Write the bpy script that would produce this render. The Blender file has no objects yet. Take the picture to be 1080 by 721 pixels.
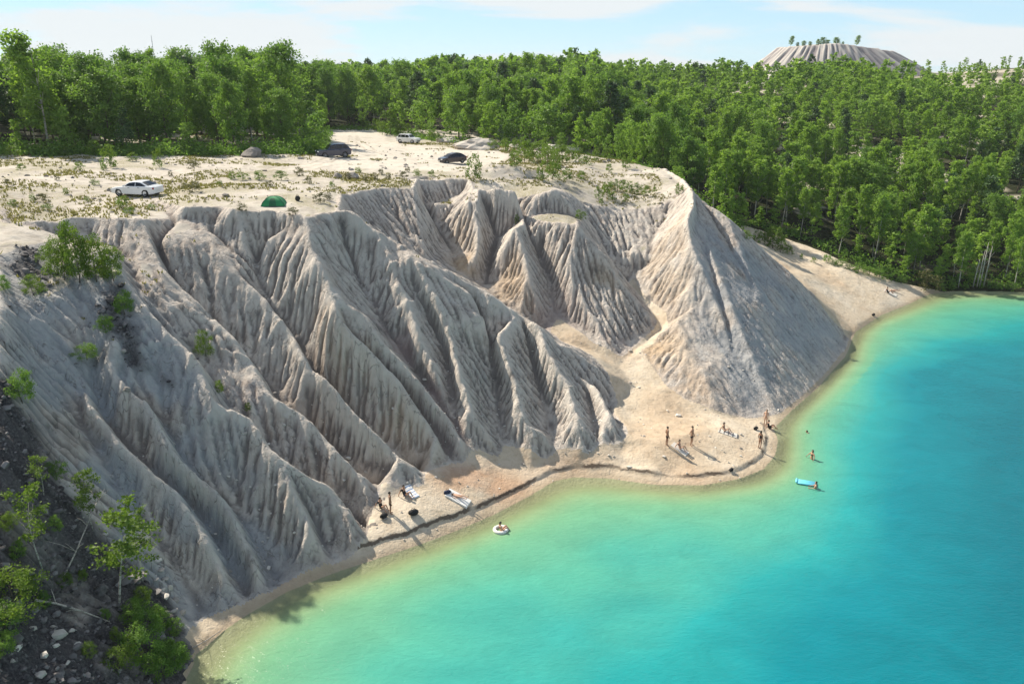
import bpy, bmesh, math, random
import numpy as np
from mathutils import Vector, Matrix, Quaternion
from mathutils.geometry import delaunay_2d_cdt

rng = np.random.default_rng(7)
random.seed(7)
SC = bpy.context.scene
COL = SC.collection

# ------------------------------------------------------------------ camera
CAM_H, FPX, PITCH = 32.0, 848.0, math.radians(19.2)
CP, SP = math.cos(PITCH), math.sin(PITCH)
cam_d = bpy.data.cameras.new('camera')
cam_d.sensor_width = 36.0
cam_d.lens = 36.0 * FPX / 1080.0
cam_d.clip_start, cam_d.clip_end = 0.5, 6000.0
cam = bpy.data.objects.new('camera', cam_d)
COL.objects.link(cam)
cam.location = (0, 0, CAM_H)
cam.rotation_euler = (math.pi / 2 - PITCH, 0, 0)
SC.camera = cam


def ray(px, py):
    x, u = (px - 540.0) / FPX, -(py - 360.5) / FPX
    return np.array([x, CP + u * SP, -SP + u * CP])


def P(px, py, z):
    """The point of height z seen at a place of the photograph (used only to lay the site plan out)."""
    d = ray(px, py)
    t = (z - CAM_H) / d[2]
    return np.array([d[0] * t, d[1] * t, z])


# ------------------------------------------------------------------ noise
def _hash(ix, iy, seed):
    h = (ix.astype(np.int64) * 374761393 + iy.astype(np.int64) * 668265263 + seed * 974634777) & 0xFFFFFFFF
    h = ((h ^ (h >> 13)) * 1274126177) & 0xFFFFFFFF
    return ((h ^ (h >> 16)) & 0xFFFFFF) / float(0xFFFFFF)


def vnoise(x, y, seed=0):
    ix, iy = np.floor(x), np.floor(y)
    fx, fy = x - ix, y - iy
    fx, fy = fx * fx * fx * (fx * (6 * fx - 15) + 10), fy * fy * fy * (fy * (6 * fy - 15) + 10)
    a, b = _hash(ix, iy, seed), _hash(ix + 1, iy, seed)
    c, d = _hash(ix, iy + 1, seed), _hash(ix + 1, iy + 1, seed)
    return (a + (b - a) * fx) * (1 - fy) + (c + (d - c) * fx) * fy - 0.5


def fbm(x, y, octaves=4, seed=0, gain=0.5):
    s, a = 0.0, 1.0
    for k in range(octaves):
        s = s + a * vnoise(x * 2 ** k + 17.3 * k, y * 2 ** k - 9.1 * k, seed + k)
        a *= gain
    return s


def blur(a, s):
    r = max(1, int(3 * s))
    k = np.exp(-0.5 * (np.arange(-r, r + 1) / s) ** 2)
    k /= k.sum()
    for ax in (0, 1):
        p = np.pad(a, [(r, r) if i == ax else (0, 0) for i in (0, 1)], mode='edge')
        out = np.zeros_like(a)
        n = a.shape[ax]
        for i, w in enumerate(k):
            out += w * (p[i:i + n] if ax == 0 else p[:, i:i + n])
        a = out
    return a


def sstep(a, b, x):
    t = np.clip((x - a) / (b - a), 0, 1)
    return t * t * (3 - 2 * t)


# ------------------------------------------------------------------ site plan: ridges, gullies, rims, toes, shore
PTS, EDG = [], []


def add(pts, link=True):
    base = len(PTS)
    for p in pts:
        PTS.append(np.asarray(p, float))
    if link:
        for i in range(len(pts) - 1):
            EDG.append((base + i, base + i + 1))
    return [np.asarray(p, float) for p in pts]


def pl(lst, link=True):
    return add([P(*q) if len(q) == 3 else q[1] for q in lst], link)


def chord(A, mids, B, link=True):
    """A descending line from A to B; the points between keep the even slope from A to B (plus an offset in height)."""
    A = P(*A) if not isinstance(A, np.ndarray) else A
    B = P(*B) if not isinstance(B, np.ndarray) else B
    d = B[:2] - A[:2]
    L2 = d @ d
    out = [A]
    for m in mids:
        r = ray(m[0], m[1])
        off = m[2] if len(m) > 2 else 0.0
        g = (B[2] - A[2]) / L2 * d
        # z = A.z + g.(xy - A.xy) + off ; xy = r.xy t ; z = CAM_H + r.z t
        t = (A[2] - g @ A[:2] + off - CAM_H) / (r[2] - g @ r[:2])
        out.append(r * t + np.array([0, 0, CAM_H]))
    out.append(B)
    return add(out, link)


def W(*lst):
    add([np.array(p, float) for p in lst], False)


def g(mids, off):
    return [(m[0], m[1], off * 2.0) for m in mids]


def beside(ridge, w, dz, head=None, mouth=None, lo=1, hi=None):
    """A gully that runs beside a ridge, on the side away from the lake."""
    out = [head] if head is not None else []
    hi = len(ridge) - 1 if hi is None else hi
    for i in range(lo, hi):
        d = ridge[i + 1][:2] - ridge[i - 1][:2]
        d = d / np.hypot(*d)
        k = min(1.0, .55 + .15 * (i - lo))
        out.append(ridge[i] + np.array([-d[1] * w * k, d[0] * w * k, dz * 1.7 * k]))
    if mouth is not None:
        out.append(mouth)
    return add(out)


# --- left edge of the cliff and the ground beyond it
pl([(0, 235, 20), (0, 262, 19.3), (0, 330, 17), (0, 450, 13), (0, 600, 8.5), (0, 721, 6)], False)
W((-75, 62, 20.5), (-75, 30, 20), (-50, 45, 19.5), (-44, 30, 17), (-40, 18, 15), (-30, 8, 11), (-75, -40, 22), (-40, -40, 16),
  (-22, 15, 4.5), (-20, -40, 4))
# --- plateau rim, left part
pl([(20, 233, 20), (45, 231, 20), (66, 231, 20), (105, 226, 20), (140, 228, 19.8), (152, 230, 19.6)])
pl([(20, 240, 19.2), (45, 243, 18.9), (75, 250, 18.6)], False)
pl([(195, 218, 20.0), (236, 216, 19.9), (250, 221, 19.7), (290, 221, 19.6), (318, 226, 19.4)])
pl([(183, 231, 19.0), (200, 232, 18.9), (215, 233, 18.8)])
pl([(172, 258, 17.6), (183, 231, 19.0)])
pl([(222, 242, 18.2), (237, 252, 17.4), (262, 268, 16.3)])
pl([(258, 250, 17.6), (280, 252, 17.4)], False)
# --- ridges and gullies of the left cliff
R2 = chord((152, 230, 19.6), [(163, 262, .2), (172, 283, .4), (222, 330, .7), (247, 355, .8), (269, 384, .9), (289, 418, 1.0), (318, 435, .9), (335, 451, .9), (358, 478, 1.0), (380, 500, .8)], (400, 528, 1.4))
R25 = chord((215, 233, 18.8), [(229, 270, .4), (250, 285, .6), (273, 306, .7), (306, 345, .8), (324, 380, .8), (353, 409, .9), (384, 442, .9), (422, 480, .5)], (448, 515, 1.6))
G225 = beside(R2, 1.5, -1.9, P(165, 262, 17.2), P(399, 510, 1.9), 2)
G23 = beside(R25, 1.4, -1.9, P(271, 279, 15.5), P(449, 497, 2.2), 3)
R1 = chord((120, 275, 18), [(135, 295, .3), (153, 319, .5), (171, 339, .6), (196, 363, .7), (208, 377, .8), (224, 417, .8), (264, 440, .8), (285, 473, .9), (326, 501, .8), (348, 510, .8), (367, 536, .7)], (387, 570, .6))
G12 = beside(R1, 1.5, -1.8, P(130, 265, 17.6), P(391, 542, 1.2), 1)
R1b = chord(R1[8] + np.array([.2, -.2, -.15]), [(303, 505, .2), (317, 529, .6), (327, 558, .6)], (351, 597, .3))
G1b = beside(R1b, 1.2, -1.3, None, P(371, 587, .4), 2)
L1 = chord((113, 380, 13), [(133, 407, .5), (153, 423, .7), (185, 480, .8), (227, 517, .8), (244, 541, .9), (266, 588, .8)], (283, 626, .25))
G1 = beside(L1, 1.3, -1.4, P(128, 352, 14.2), P(313, 609, .3), 1)
L0 = chord((80, 350, 14.5), [(85, 390, .3), (97, 430, .6), (130, 470, .7), (185, 517, .8), (210, 553, .8), (237, 606, .7)], (259, 637, .25))
G01 = beside(L0, 1.2, -1.2, P(100, 365, 13.6), P(269, 631, .25), 1)
LL = chord((25, 330, 16.3), [(60, 420), (115, 510), (160, 575), (185, 625)], (205, 662, .5))
GL0 = beside(LL, 1.2, -.9, None, P(228, 650, .3), 1)
pl([(60, 500, 9.3), (110, 580, 5.8), (150, 650, 3.2), (190, 700, .8)])
pl([(60, 640, 5.6), (100, 721, 3.6), (40, 721, 4.9)], False)
pl([(85, 300, 16.8), (60, 285, 17.6), (100, 262, 18.8)], False)
# --- big buttress with its ridge and the spine that leads to the beach
R3 = chord((322, 228, 19.3), [(327, 257), (332, 281), (342, 291, .3), (360, 316, .5), (384, 332, .6), (404, 360, .7), (422, 380, .7), (444, 404, .8), (467, 433, .9), (483, 462, .8)], (492, 490, 1.7))
pl([(322, 228, 19.3), (305, 238, 18.4), (289, 252, 17.2), (276, 274, 15.6)])
R3b = chord(R3[3] + np.array([0, -.15, -.2]), [(352, 330, .4), (372, 350, .7), (393, 369, .9), (416, 393, 1.0), (436, 422, 1.0), (458, 455, .8)], (476, 490, 1.8))
G3b = beside(R3b, 1.0, -1.0, None, P(484, 489, 1.8), 2)
pl([(335, 224, 19.3), (357, 221, 19.3), (369, 222, 19.2)])
G34 = chord((352, 240, 18.0), [(366, 262, -1.5), (378, 290, -1.8), (404, 342, -2.0), (431, 382, -1.8), (452, 410, -1.4), (472, 440, -1.0)], (497, 474, 2.3))
S = pl([(369, 222, 19.2), (400, 242, 17.6), (420, 255, 16.4), (436, 271, 15.4), (460, 283, 14.3), (488, 296, 12.9), (512, 309, 11.8), (544, 329, 10.1),
        (572, 347, 8.6), (588, 362, 7.4), (600, 384, 6.0), (622, 404, 4.5), (642, 430, 2.9), (676, 453, 1.5)])
R4 = chord(S[1] + np.array([0, -.2, -.2]), [(414, 280), (430, 320), (442, 360), (458, 395)], (488, 445, 4.2))
E1 = chord(S[3] + np.array([0, -.2, -.2]), [(449, 300, .3), (461, 320, .5), (468, 338, .6), (475, 360, .7), (482, 389, .8), (489, 407, .9), (496, 429, .9), (505, 445, .8), (514, 460, .7)], (527, 485, 1.2))
G4 = chord((437, 284, 14.4), [(448, 320, -.9), (460, 345, -1.1), (471, 368, -1.1), (475, 390, -1.1), (477, 416, -1.0), (480, 440, -.9)], (490, 464, 2.9))
E2 = chord(S[5] + np.array([.1, -.2, -.2]), [(500, 312, .3), (513, 340, .5), (524, 354, .7), (532, 376, .8), (541, 398, .9), (546, 424, .9), (555, 447, .8), (562, 463, .7)], (575, 487, .7))
GE1 = chord((484, 300, 12.6), [(500, 320, -.8), (509, 344, -1.1), (516, 364, -1.3), (521, 389, -1.3), (524, 411, -1.3), (526, 438, -1.2)], (531, 468, 1.9))
E3 = chord(S[7] + np.array([0, -.2, -.2]), [(559, 336, .2), (568, 346, .4), (574, 367, .6), (586, 386, .8), (599, 404, .9), (603, 420, .9), (608, 437, .9), (613, 457, .7)], (622, 482, .9))
GE2 = chord((546, 333, 9.6), [(553, 350, -.7), (561, 372, -1.1), (568, 400, -1.3), (574, 425, -1.3), (580, 450, -1.2)], (588, 470, 1.6))
E5 = chord(S[10] + np.array([.1, -.2, -.2]), [(618, 393, .3), (629, 404, .5), (636, 420, .7), (641, 434, .8), (647, 448, .7)], (655, 473, 1.1))
GE3 = chord((596, 384, 5.9), [(608, 400, -.5), (618, 410, -.8), (622, 426, -1.0), (625, 444, -1.0)], (631, 466, 1.7))
GE4 = chord((622, 412, 3.6), g([(638, 434)], -.7), (658, 456, 1.7))
# --- the recess behind the spine
pl([(360, 204, 19.3), (400, 197, 19.1), (425, 196, 19.0), (437, 197, 18.9), (442, 188, 18.8), (470, 187, 18.6), (493, 189, 18.4)])
pl([(445, 203, 17.0), (470, 214, 16.0), (490, 200, 17.2)], False)
pl([(437, 197, 18.9), (458, 214, 16.4), (462, 236, 14.4), (471, 259, 12.6)])
RG = pl([(450, 225, 15.2), (466, 250, 13.2), (474, 262, 12.2), (485, 290, 10.6), (508, 302, 9.1), (546, 331, 7.4), (588, 359, 5.4), (624, 371, 4.4), (652, 386, 3.4), (668, 408, 2.5), (692, 440, 1.6)])
W((-14, 80, 15.0), (-9, 82, 12.6), (-11, 78.5, 14.2))
pl([(493, 189, 18.4), (497, 200, 17.8), (504, 213, 17.0)])
F = chord((504, 213, 17.0), [(506, 243, .5), (503, 270, .6)], (507, 298, 9.5))
pl([(480, 215, 16.2), (493, 213, 17.0)], False)
FG = chord((514, 221, 15.8), g([(524, 252)], -.7), (511, 303, 8.9))
pl([(520, 212, 16.6), (535, 214, 16.4), (548, 222, 15.8)])
Gs = chord((546, 238, 15.0), [(552, 262, .4), (558, 292, .6)], (575, 346, 6.0))
Gl = chord((542, 240, 14.9), [(525, 268, .4)], (513, 303, 8.8))
GR = chord((556, 243, 14.2), g([(569, 268), (581, 301), (585, 328)], -.8), (593, 360, 5.2))
pl([(546, 238, 15.0), (553, 234, 15.2), (580, 233, 15.2), (609, 235, 15.2)])
H = chord((609, 235, 15.2), [(622, 254), (642, 270), (649, 286), (660, 304), (680, 325)], (697, 349, 4.9))
pl([(553, 228, 15.3), (585, 227, 15.3), (612, 229, 15.1)])
pl([(505, 197, 18.3), (520, 197, 18.4), (545, 199, 18.3), (585, 198, 18.2), (602, 205, 17.2), (613, 214, 16.0), (642, 219, 15.2), (660, 219, 15.1), (689, 218, 15.1), (711, 212, 15.8)])
pl([(625, 250, 13.0), (641, 268, 11.0), (658, 298, 8.0), (672, 310, 7.2), (690, 334, 5.8), (698, 346, 5.1), (680, 362, 4.3), (660, 378, 3.7)])
H2 = chord((575, 236, 14.9), [(600, 290, .3)], (640, 362, 5.0))
pl([(705, 224, 14.6), (687, 254, 12.0), (689, 268, 11.0), (674, 300, 8.1)])
# --- right pyramid
pl([(660, 170, 17.0), (687, 176, 17.0), (702, 178, 17.0), (720, 188, 17.3), (731, 199, 17.6), (733, 213, 16.6), (725, 230, 15.3), (729, 259, 12.8), (732, 294, 9.8),
    (725, 308, 8.7), (731, 325, 7.4), (716, 338, 6.6), (723, 367, 4.9), (741, 389, 3.8), (753, 424, 2.0), (771, 438, .95)])
pl([(731, 199, 17.6), (767, 228, 14.6), (784, 243, 12.9), (809, 266, 10.2), (840, 294, 7.2), (867, 325, 3.9), (887, 348, 1.2)])
pl([(673, 371, 4.1), (702, 407, 2.6), (720, 420, 2.1), (749, 433, 1.5), (772, 441, .7), (791, 444, .4), (818, 440, .15), (835, 428, .12), (862, 408, .12), (887, 372, .12), (890, 356, .3)])
chord((731, 204, 17.0), [(770, 320, .35)], (800, 441, .3))
chord((740, 212, 16.0), [(800, 310, .3)], (848, 418, .12))
chord((735, 230, 14.9), [(775, 370, -.35)], (820, 438, .12))
W((26, 110, 11.5), (31, 112, 9.0), (36, 106, 5.5), (30, 125, 10.5), (33, 140, 11))
# --- plateau
pl([(145, 203, 19.8), (60, 200, 20.2), (0, 200, 20.5), (250, 200, 19.8), (350, 190, 19.4), (330, 165, 19.0), (430, 165, 17.4), (477, 172, 17.4), (431, 150, 16.9), (380, 140, 17.5),
    (0, 165, 20.5), (150, 165, 20.0), (250, 165, 19.6), (520, 160, 17.0), (570, 190, 18.2), (600, 180, 17.9), (640, 190, 16.6), (670, 205, 15.8), (690, 200, 16.0), (640, 170, 17.2), (580, 158, 17.0),
    (500, 178, 18.0), (455, 185, 18.4), (400, 188, 18.9)], False)
MOUND = P(530, 180, 18.4)
# --- forest floor
pl([(785, 240, 7.2), (850, 260, 5.2), (900, 281, 3.4), (940, 298, 1.6), (975, 307, .35)])
pl([(800, 255, 6.0), (830, 270, 4.8), (880, 300, 2.7), (930, 316, 1.0)], False)
pl([(880, 328, 1.6), (905, 340, .5)], False)
W((60, 150, 7), (40, 150, 10), (90, 140, 5.5), (110, 127, 2.2), (150, 122, 2.2), (220, 115, 3), (100, 180, 12.5), (60, 190, 13.5), (20, 150, 13.5), (25, 175, 14.5), (150, 180, 12.5),
  (250, 180, 13), (100, 240, 20), (180, 240, 20), (60, 240, 18), (150, 300, 24.5), (205, 345, 34.5), (250, 335, 35), (310, 335, 34), (165, 365, 27), (205, 300, 27), (250, 290, 27), (60, 320, 23.5), (0, 260, 20.5), (40, 280, 22), (-60, 260, 17.5), (0, 200, 17.5), (-60, 200, 18),
  (-120, 150, 20), (-120, 80, 21), (-160, 250, 18), (330, 150, 14), (330, 60, 10), (330, -60, 10), (260, 0, -8), (230, 60, -6), (150, 380, 24), (300, 400, 25),
  (-900, 2200, 10), (900, 2200, 10), (-900, 700, 14), (900, 700, 14), (-900, -200, 20), (900, -200, 12), (0, 500, 15), (150, 500, 16), (-150, 500, 16), (350, 500, 18), (0, -200, -8), (250, -160, -6))
# --- shore and lake bed
SHORE = [(205, 690), (232, 668), (260, 648), (300, 625), (350, 604), (400, 588), (440, 575), (480, 560), (520, 543), (560, 522), (585, 507), (605, 503), (640, 504), (690, 511), (740, 512),
         (780, 505), (805, 495), (818, 480), (821, 464), (816, 452), (834, 434), (852, 418), (870, 400), (892, 376), (902, 350), (930, 332), (960, 320), (980, 310), (1005, 307), (1035, 307), (1085, 308)]
SHORE_W = [np.array([-17.5, -40, 0]), np.array([-17.5, 15, 0]), np.array([-17.8, 34, 0])] + [P(a, b, 0) for a, b in SHORE] + [np.array([110, 112, 0]), np.array([180, 108, 0]), np.array([300, 95, 0.])]
add([p.copy() for p in SHORE_W])
BEACH = [(215, 672, .35), (260, 643, .15), (300, 620, .15), (350, 600, .2), (400, 577, .35), (420, 560, .6), (470, 537, .8), (520, 507, .8), (560, 498, .38), (610, 493, .4), (660, 490, .6), (720, 488, .6), (770, 482, .5), (800, 465, .42), (740, 455, 1.5), (690, 470, 1.5), (440, 545, .95), (500, 516, 1.0)]
pl(BEACH, False)
DEPTH = [(250, 705, 1.0), (300, 680, 1.6), (450, 605, 1.7), (560, 560, 1.8), (620, 530, 1.5), (700, 540, 2.0), (780, 525, 1.7), (835, 495, .9), (845, 450, 1.0), (870, 425, 1.5), (905, 385, 1.9),
         (945, 345, 1.9), (1000, 325, 1.9), (1060, 322, 2.1), (400, 690, 2.6), (600, 640, 3.0), (760, 590, 3.2), (850, 560, 3.2), (900, 480, 4.2), (960, 400, 6.5), (1050, 360, 5), (700, 700, 4.4),
         (900, 640, 6), (1000, 560, 8), (1050, 450, 9), (1080, 700, 9), (980, 480, 7), (350, 640, 1.5), (500, 590, 2.0), (700, 600, 2.7), (600, 580, 2.2), (940, 440, 5.2), (1030, 400, 8), (500, 715, 3.6)]
WATER_CTRL = np.array([list(P(a, b, 0)[:2]) + [d] for a, b, d in DEPTH])
for c in WATER_CTRL:
    PTS.append(np.array([c[0], c[1], -c[2]]))

# ------------------------------------------------------------------ triangulate the plan and put it on the grid
_n0 = len(PTS)
v2 = [Vector((float(p[0]), float(p[1]))) for p in PTS]
vo, eo, fo, ov, oe, of = delaunay_2d_cdt(v2, EDG, [], 0, 1e-4)
TX = np.array([[v.x, v.y] for v in vo])
TZ = np.zeros(len(vo))
_p3 = np.array(PTS)
ncross = 0
for i, o in enumerate(ov):
    if o:
        TZ[i] = np.mean([_p3[k][2] for k in o])
    else:
        ncross += 1
        q, zs = TX[i], []
        for a, b in EDG:
            A, B = _p3[a], _p3[b]
            d = B[:2] - A[:2]
            s = np.clip((q - A[:2]) @ d / max(d @ d, 1e-9), 0, 1)
            e = np.hypot(*(A[:2] + s * d - q))
            if e < 2e-3:
                zs.append(A[2] + s * (B[2] - A[2]))
        TZ[i] = min(zs) if zs else 0.0
        print('cross', [round(float(v), 1) for v in zs], [round(v) for v in (540 + FPX * q[0] / (q[1] * CP - (TZ[i] - CAM_H) * SP), 360.5 - FPX * ((TZ[i] - CAM_H) * CP + q[1] * SP) / (q[1] * CP - (TZ[i] - CAM_H) * SP))])
print('plan points', _n0, 'crossings', ncross)

STEP = 0.15
GX0, GX1, GY0, GY1 = -62.0, 66.0, 16.0, 142.0
xi = np.arange(GX0, GX1 + 1e-6, STEP)
yi = np.arange(GY0, GY1 + 1e-6, STEP)


def grow(a, end, s0, k):
    out, s = [], s0
    while (end - a) * np.sign(s0) > 0:
        s *= k
        a += s
        out.append(a)
    return np.array(out)


gx = np.concatenate([grow(GX0, -700, -STEP, 1.06)[::-1], xi, grow(GX1, 800, STEP, 1.06)])
gy = np.concatenate([grow(GY0, -150, -STEP, 1.07)[::-1], yi, grow(GY1, 1900, STEP, 1.05)])
ox, oy = int(np.searchsorted(gx, GX0 - 1e-6)), int(np.searchsorted(gy, GY0 - 1e-6))
nx, ny = len(gx), len(gy)
print('grid', nx, ny)
XX, YY = np.meshgrid(gx, gy)          # [row=y, col=x]
ZZ = np.full(XX.shape, 10.0)
for f in fo:
    if len(f) != 3:
        continue
    a, b, c = TX[f[0]], TX[f[1]], TX[f[2]]
    x0, x1 = min(a[0], b[0], c[0]), max(a[0], b[0], c[0])
    y0, y1 = min(a[1], b[1], c[1]), max(a[1], b[1], c[1])
    i0, i1 = np.searchsorted(gx, x0), np.searchsorted(gx, x1, 'right')
    j0, j1 = np.searchsorted(gy, y0), np.searchsorted(gy, y1, 'right')
    if i1 <= i0 or j1 <= j0:
        continue
    sx, sy = XX[j0:j1, i0:i1], YY[j0:j1, i0:i1]
    den = (b[1] - c[1]) * (a[0] - c[0]) + (c[0] - b[0]) * (a[1] - c[1])
    if abs(den) < 1e-9:
        continue
    u = ((b[1] - c[1]) * (sx - c[0]) + (c[0] - b[0]) * (sy - c[1])) / den
    v = ((c[1] - a[1]) * (sx - c[0]) + (a[0] - c[0]) * (sy - c[1])) / den
    w = 1 - u - v
    m = (u >= -1e-7) & (v >= -1e-7) & (w >= -1e-7)
    sub = ZZ[j0:j1, i0:i1]
    sub[m] = (u * TZ[f[0]] + v * TZ[f[1]] + w * TZ[f[2]])[m]
ERO_N = 3
CN1, CN2 = .22, .16
# signed distance to the shore line (positive on land), near the shore only
def shore_dist(x, y):
    best = np.full(x.shape, 1e9)
    sgn = np.ones(x.shape)
    for A, B in zip(SHORE_W[:-1], SHORE_W[1:]):
        d = B[:2] - A[:2]
        s = np.clip(((x - A[0]) * d[0] + (y - A[1]) * d[1]) / (d @ d), 0, 1)
        ex, ey = x - (A[0] + s * d[0]), y - (A[1] + s * d[1])
        e = np.hypot(ex, ey)
        m = e < best - 1e-9
        best = np.where(m, e, best)
        sgn = np.where(m, np.sign(d[0] * (y - A[1]) - d[1] * (x - A[0])), sgn)
    return best * sgn


SD = shore_dist(XX, YY)
land = SD > 0
# slope of the raw plan -> what is cliff
I = (slice(oy, oy + len(yi)), slice(ox, ox + len(xi)))


def slope_of(z):
    gy_, gx_ = np.gradient(z, STEP)
    return np.hypot(gx_, gy_)


Zi = ZZ[I].copy()
Xi, Yi = XX[I], YY[I]
sl = blur(slope_of(Zi), 2.0)
cl = sstep(.33, .62, sl) * (SD[I] > .5)
# the sand slope beside the forest is no cliff
sand_r = sstep(34, 40, Xi + 0.18 * (Yi - 96)) * (Yi > 93)
cl = cl * (1 - sand_r)


def polymask(poly, soft=0.0, xx=None, yy=None):
    """1 inside an outline laid out with P()."""
    xx, yy = (XX, YY) if xx is None else (xx, yy)
    pts = [P(*q)[:2] for q in poly]
    inside = np.zeros(xx.shape, bool)
    for a, b in zip(pts, pts[1:] + pts[:1]):
        c = ((a[1] > yy) != (b[1] > yy)) & (xx < (b[0] - a[0]) * (yy - a[1]) / (b[1] - a[1] + 1e-12) + a[0])
        inside ^= c
    return blur(inside.astype(float), soft) if soft else inside.astype(float)


TOE = [(190, 690, .3), (205, 662, .4), (228, 649, .3), (259, 637, .25), (269, 631, .25), (283, 626, .25), (298, 618, .3), (313, 609, .3), (330, 603, .3), (351, 597, .3), (371, 587, .4), (387, 571, .6), (391, 543, 1.2), (402, 528, 1.4), (400, 514, 1.8), (424, 516, 1.7),
       (448, 516, 1.6), (449, 498, 2.2), (476, 491, 1.8), (491, 491, 1.7), (497, 475, 2.3), (527, 485, 1.3), (531, 470, 1.9), (575, 487, .8), (588, 472, 1.6), (622, 482, .95), (631, 468, 1.7), (655, 471, 1.2), (676, 453, 1.5), (668, 438, 2.0), (655, 420, 2.6), (640, 402, 3.2),
       (622, 384, 4.0), (600, 367, 5.0), (590, 357, 5.5), (606, 360, 5.0), (624, 367, 4.5), (640, 372, 4.2), (656, 377, 3.9), (675, 362, 4.4), (690, 350, 4.9), (693, 345, 5.1), (688, 334, 5.8), (668, 309, 7.3), (661, 301, 7.9), (667, 298, 8.0), (682, 318, 6.8), (700, 340, 5.3), (704, 350, 5.0), (690, 362, 4.5), (675, 371, 4.1),
       (702, 408, 2.6), (721, 421, 2.1), (749, 433, 1.5), (772, 441, .8), (791, 445, .4), (818, 440, .15), (835, 428, .1), (862, 408, .1), (888, 372, .1), (960, 360, -.5), (1000, 500, -.5), (800, 640, -.5), (500, 721, -.5), (190, 760, -.5)]
bmask = polymask(TOE, 1.2, Xi, Yi)
cl = np.maximum(cl, .8 * polymask([(673, 371, 4.1), (702, 408, 2.6), (721, 421, 2.1), (749, 433, 1.5), (778, 424, 2.4), (768, 389, 5.0), (748, 367, 6.6), (732, 340, 7.8), (716, 336, 6.7), (704, 352, 5.0), (690, 362, 4.5)], 2, Xi, Yi))
cl = cl * (1 - bmask)
# keep ridges crisp on the cliff, let the rest be smooth
zs1, zs6 = blur(Zi, 1.0), blur(Zi, 7.0)
clw = blur(np.maximum(cl, 0), 2.5)
clw = np.clip(clw * 1.5, 0, 1) * (1 - bmask)
shore_w = sstep(5.0, 1.0, np.abs(SD[I]))
keep = np.maximum(np.maximum(clw, shore_w * 0.8), bmask * .8)
Zi = zs1 * keep + (zs6 * (1 - bmask) + blur(Zi, 2.5) * bmask) * (1 - keep)
# large and middle roughness of the clay
def warpn(x, y, s, o, seed, gain=.5):
    return fbm(x / s + 1.3 * fbm(x / (2 * s), y / (2 * s), 2, seed + 50), y / s + 1.3 * fbm(x / (2 * s), y / (2 * s), 2, seed + 90), o, seed, gain)


Zi += clw * (CN1 * warpn(Xi, Yi, 4.5, 3, 3) + CN2 * warpn(Xi, Yi, 1.3, 3, 21))
Zi += (1 - clw) * sstep(2, 8, SD[I]) * (.35 * fbm(Xi / 6, Yi / 6, 3, 11) + .10 * fbm(Xi / 1.2, Yi / 1.2, 3, 31))
# dome-shaped mound on the plateau
def bump_at(c, r, h, asp=1.0):
    global Zi
    d = np.hypot((Xi - c[0]) / asp, Yi - c[1]) / r
    Zi = Zi + h * np.clip(1 - d * d, 0, 1) ** 1.3 * (1 + .25 * fbm(Xi / 1.5, Yi / 1.5, 3, 77))


bump_at(P(530, 184, 18.3), 4.2, 1.5, 1.5)


# ------------------------------------------------------------------ rain: droplets that run down the clay and cut rills
def erode(Z, mask, n, steps, cut, seed, drop=.25, inertia=.15, cap=4.0):
    r = np.random.default_rng(seed)
    hh, ww = Z.shape
    cand = np.argwhere(mask > .25)
    q = cand[r.integers(0, len(cand), n)].astype(float) + r.random((n, 2))
    px, py = np.clip(q[:, 1], 1, ww - 3), np.clip(q[:, 0], 1, hh - 3)
    dx, dy = np.zeros(n), np.zeros(n)
    vel, wat, sed = np.ones(n), np.ones(n), np.zeros(n)
    alive = np.ones(n, bool)
    F = Z.ravel()
    MK = mask.ravel()
    for s in range(steps):
        ix, iy = px.astype(int), py.astype(int)
        fx, fy = px - ix, py - iy
        k = iy * ww + ix
        z00, z10, z01, z11 = F[k], F[k + 1], F[k + ww], F[k + ww + 1]
        gx_ = (z10 - z00) * (1 - fy) + (z11 - z01) * fy
        gy_ = (z01 - z00) * (1 - fx) + (z11 - z10) * fx
        h0 = z00 * (1 - fx) * (1 - fy) + z10 * fx * (1 - fy) + z01 * (1 - fx) * fy + z11 * fx * fy
        dx, dy = dx * inertia - gx_ * (1 - inertia), dy * inertia - gy_ * (1 - inertia)
        l = np.hypot(dx, dy) + 1e-9
        dx, dy = dx / l, dy / l
        nx_, ny_ = px + dx, py + dy
        ok = alive & (nx_ > 1) & (nx_ < ww - 3) & (ny_ > 1) & (ny_ < hh - 3)
        nx_, ny_ = np.where(ok, nx_, px), np.where(ok, ny_, py)
        jx, jy = nx_.astype(int), ny_.astype(int)
        gx2, gy2 = nx_ - jx, ny_ - jy
        k2 = jy * ww + jx
        h1 = F[k2] * (1 - gx2) * (1 - gy2) + F[k2 + 1] * gx2 * (1 - gy2) + F[k2 + ww] * (1 - gx2) * gy2 + F[k2 + ww + 1] * gx2 * gy2
        dh = h1 - h0
        capac = np.maximum(-dh, .004) * vel * wat * cap
        dep = np.where(dh > 0, np.minimum(dh, sed), np.where(sed > capac, (sed - capac) * drop, 0.0))
        ero = np.where((dh <= 0) & (sed <= capac), np.minimum((capac - sed) * cut, -dh), 0.0) * MK[k]
        amt = np.where(ok, dep - ero, 0.0)
        for kk, w in ((k, (1 - fx) * (1 - fy)), (k + 1, fx * (1 - fy)), (k + ww, (1 - fx) * fy), (k + ww + 1, fx * fy)):
            F += np.bincount(kk, amt * w, minlength=F.size)
        sed = sed - amt
        vel = np.sqrt(np.clip(vel * vel - dh * 2.0, .05, 9.0))
        wat *= .985
        px, py = nx_, ny_
        alive = ok
    return F.reshape(hh, ww)


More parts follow.
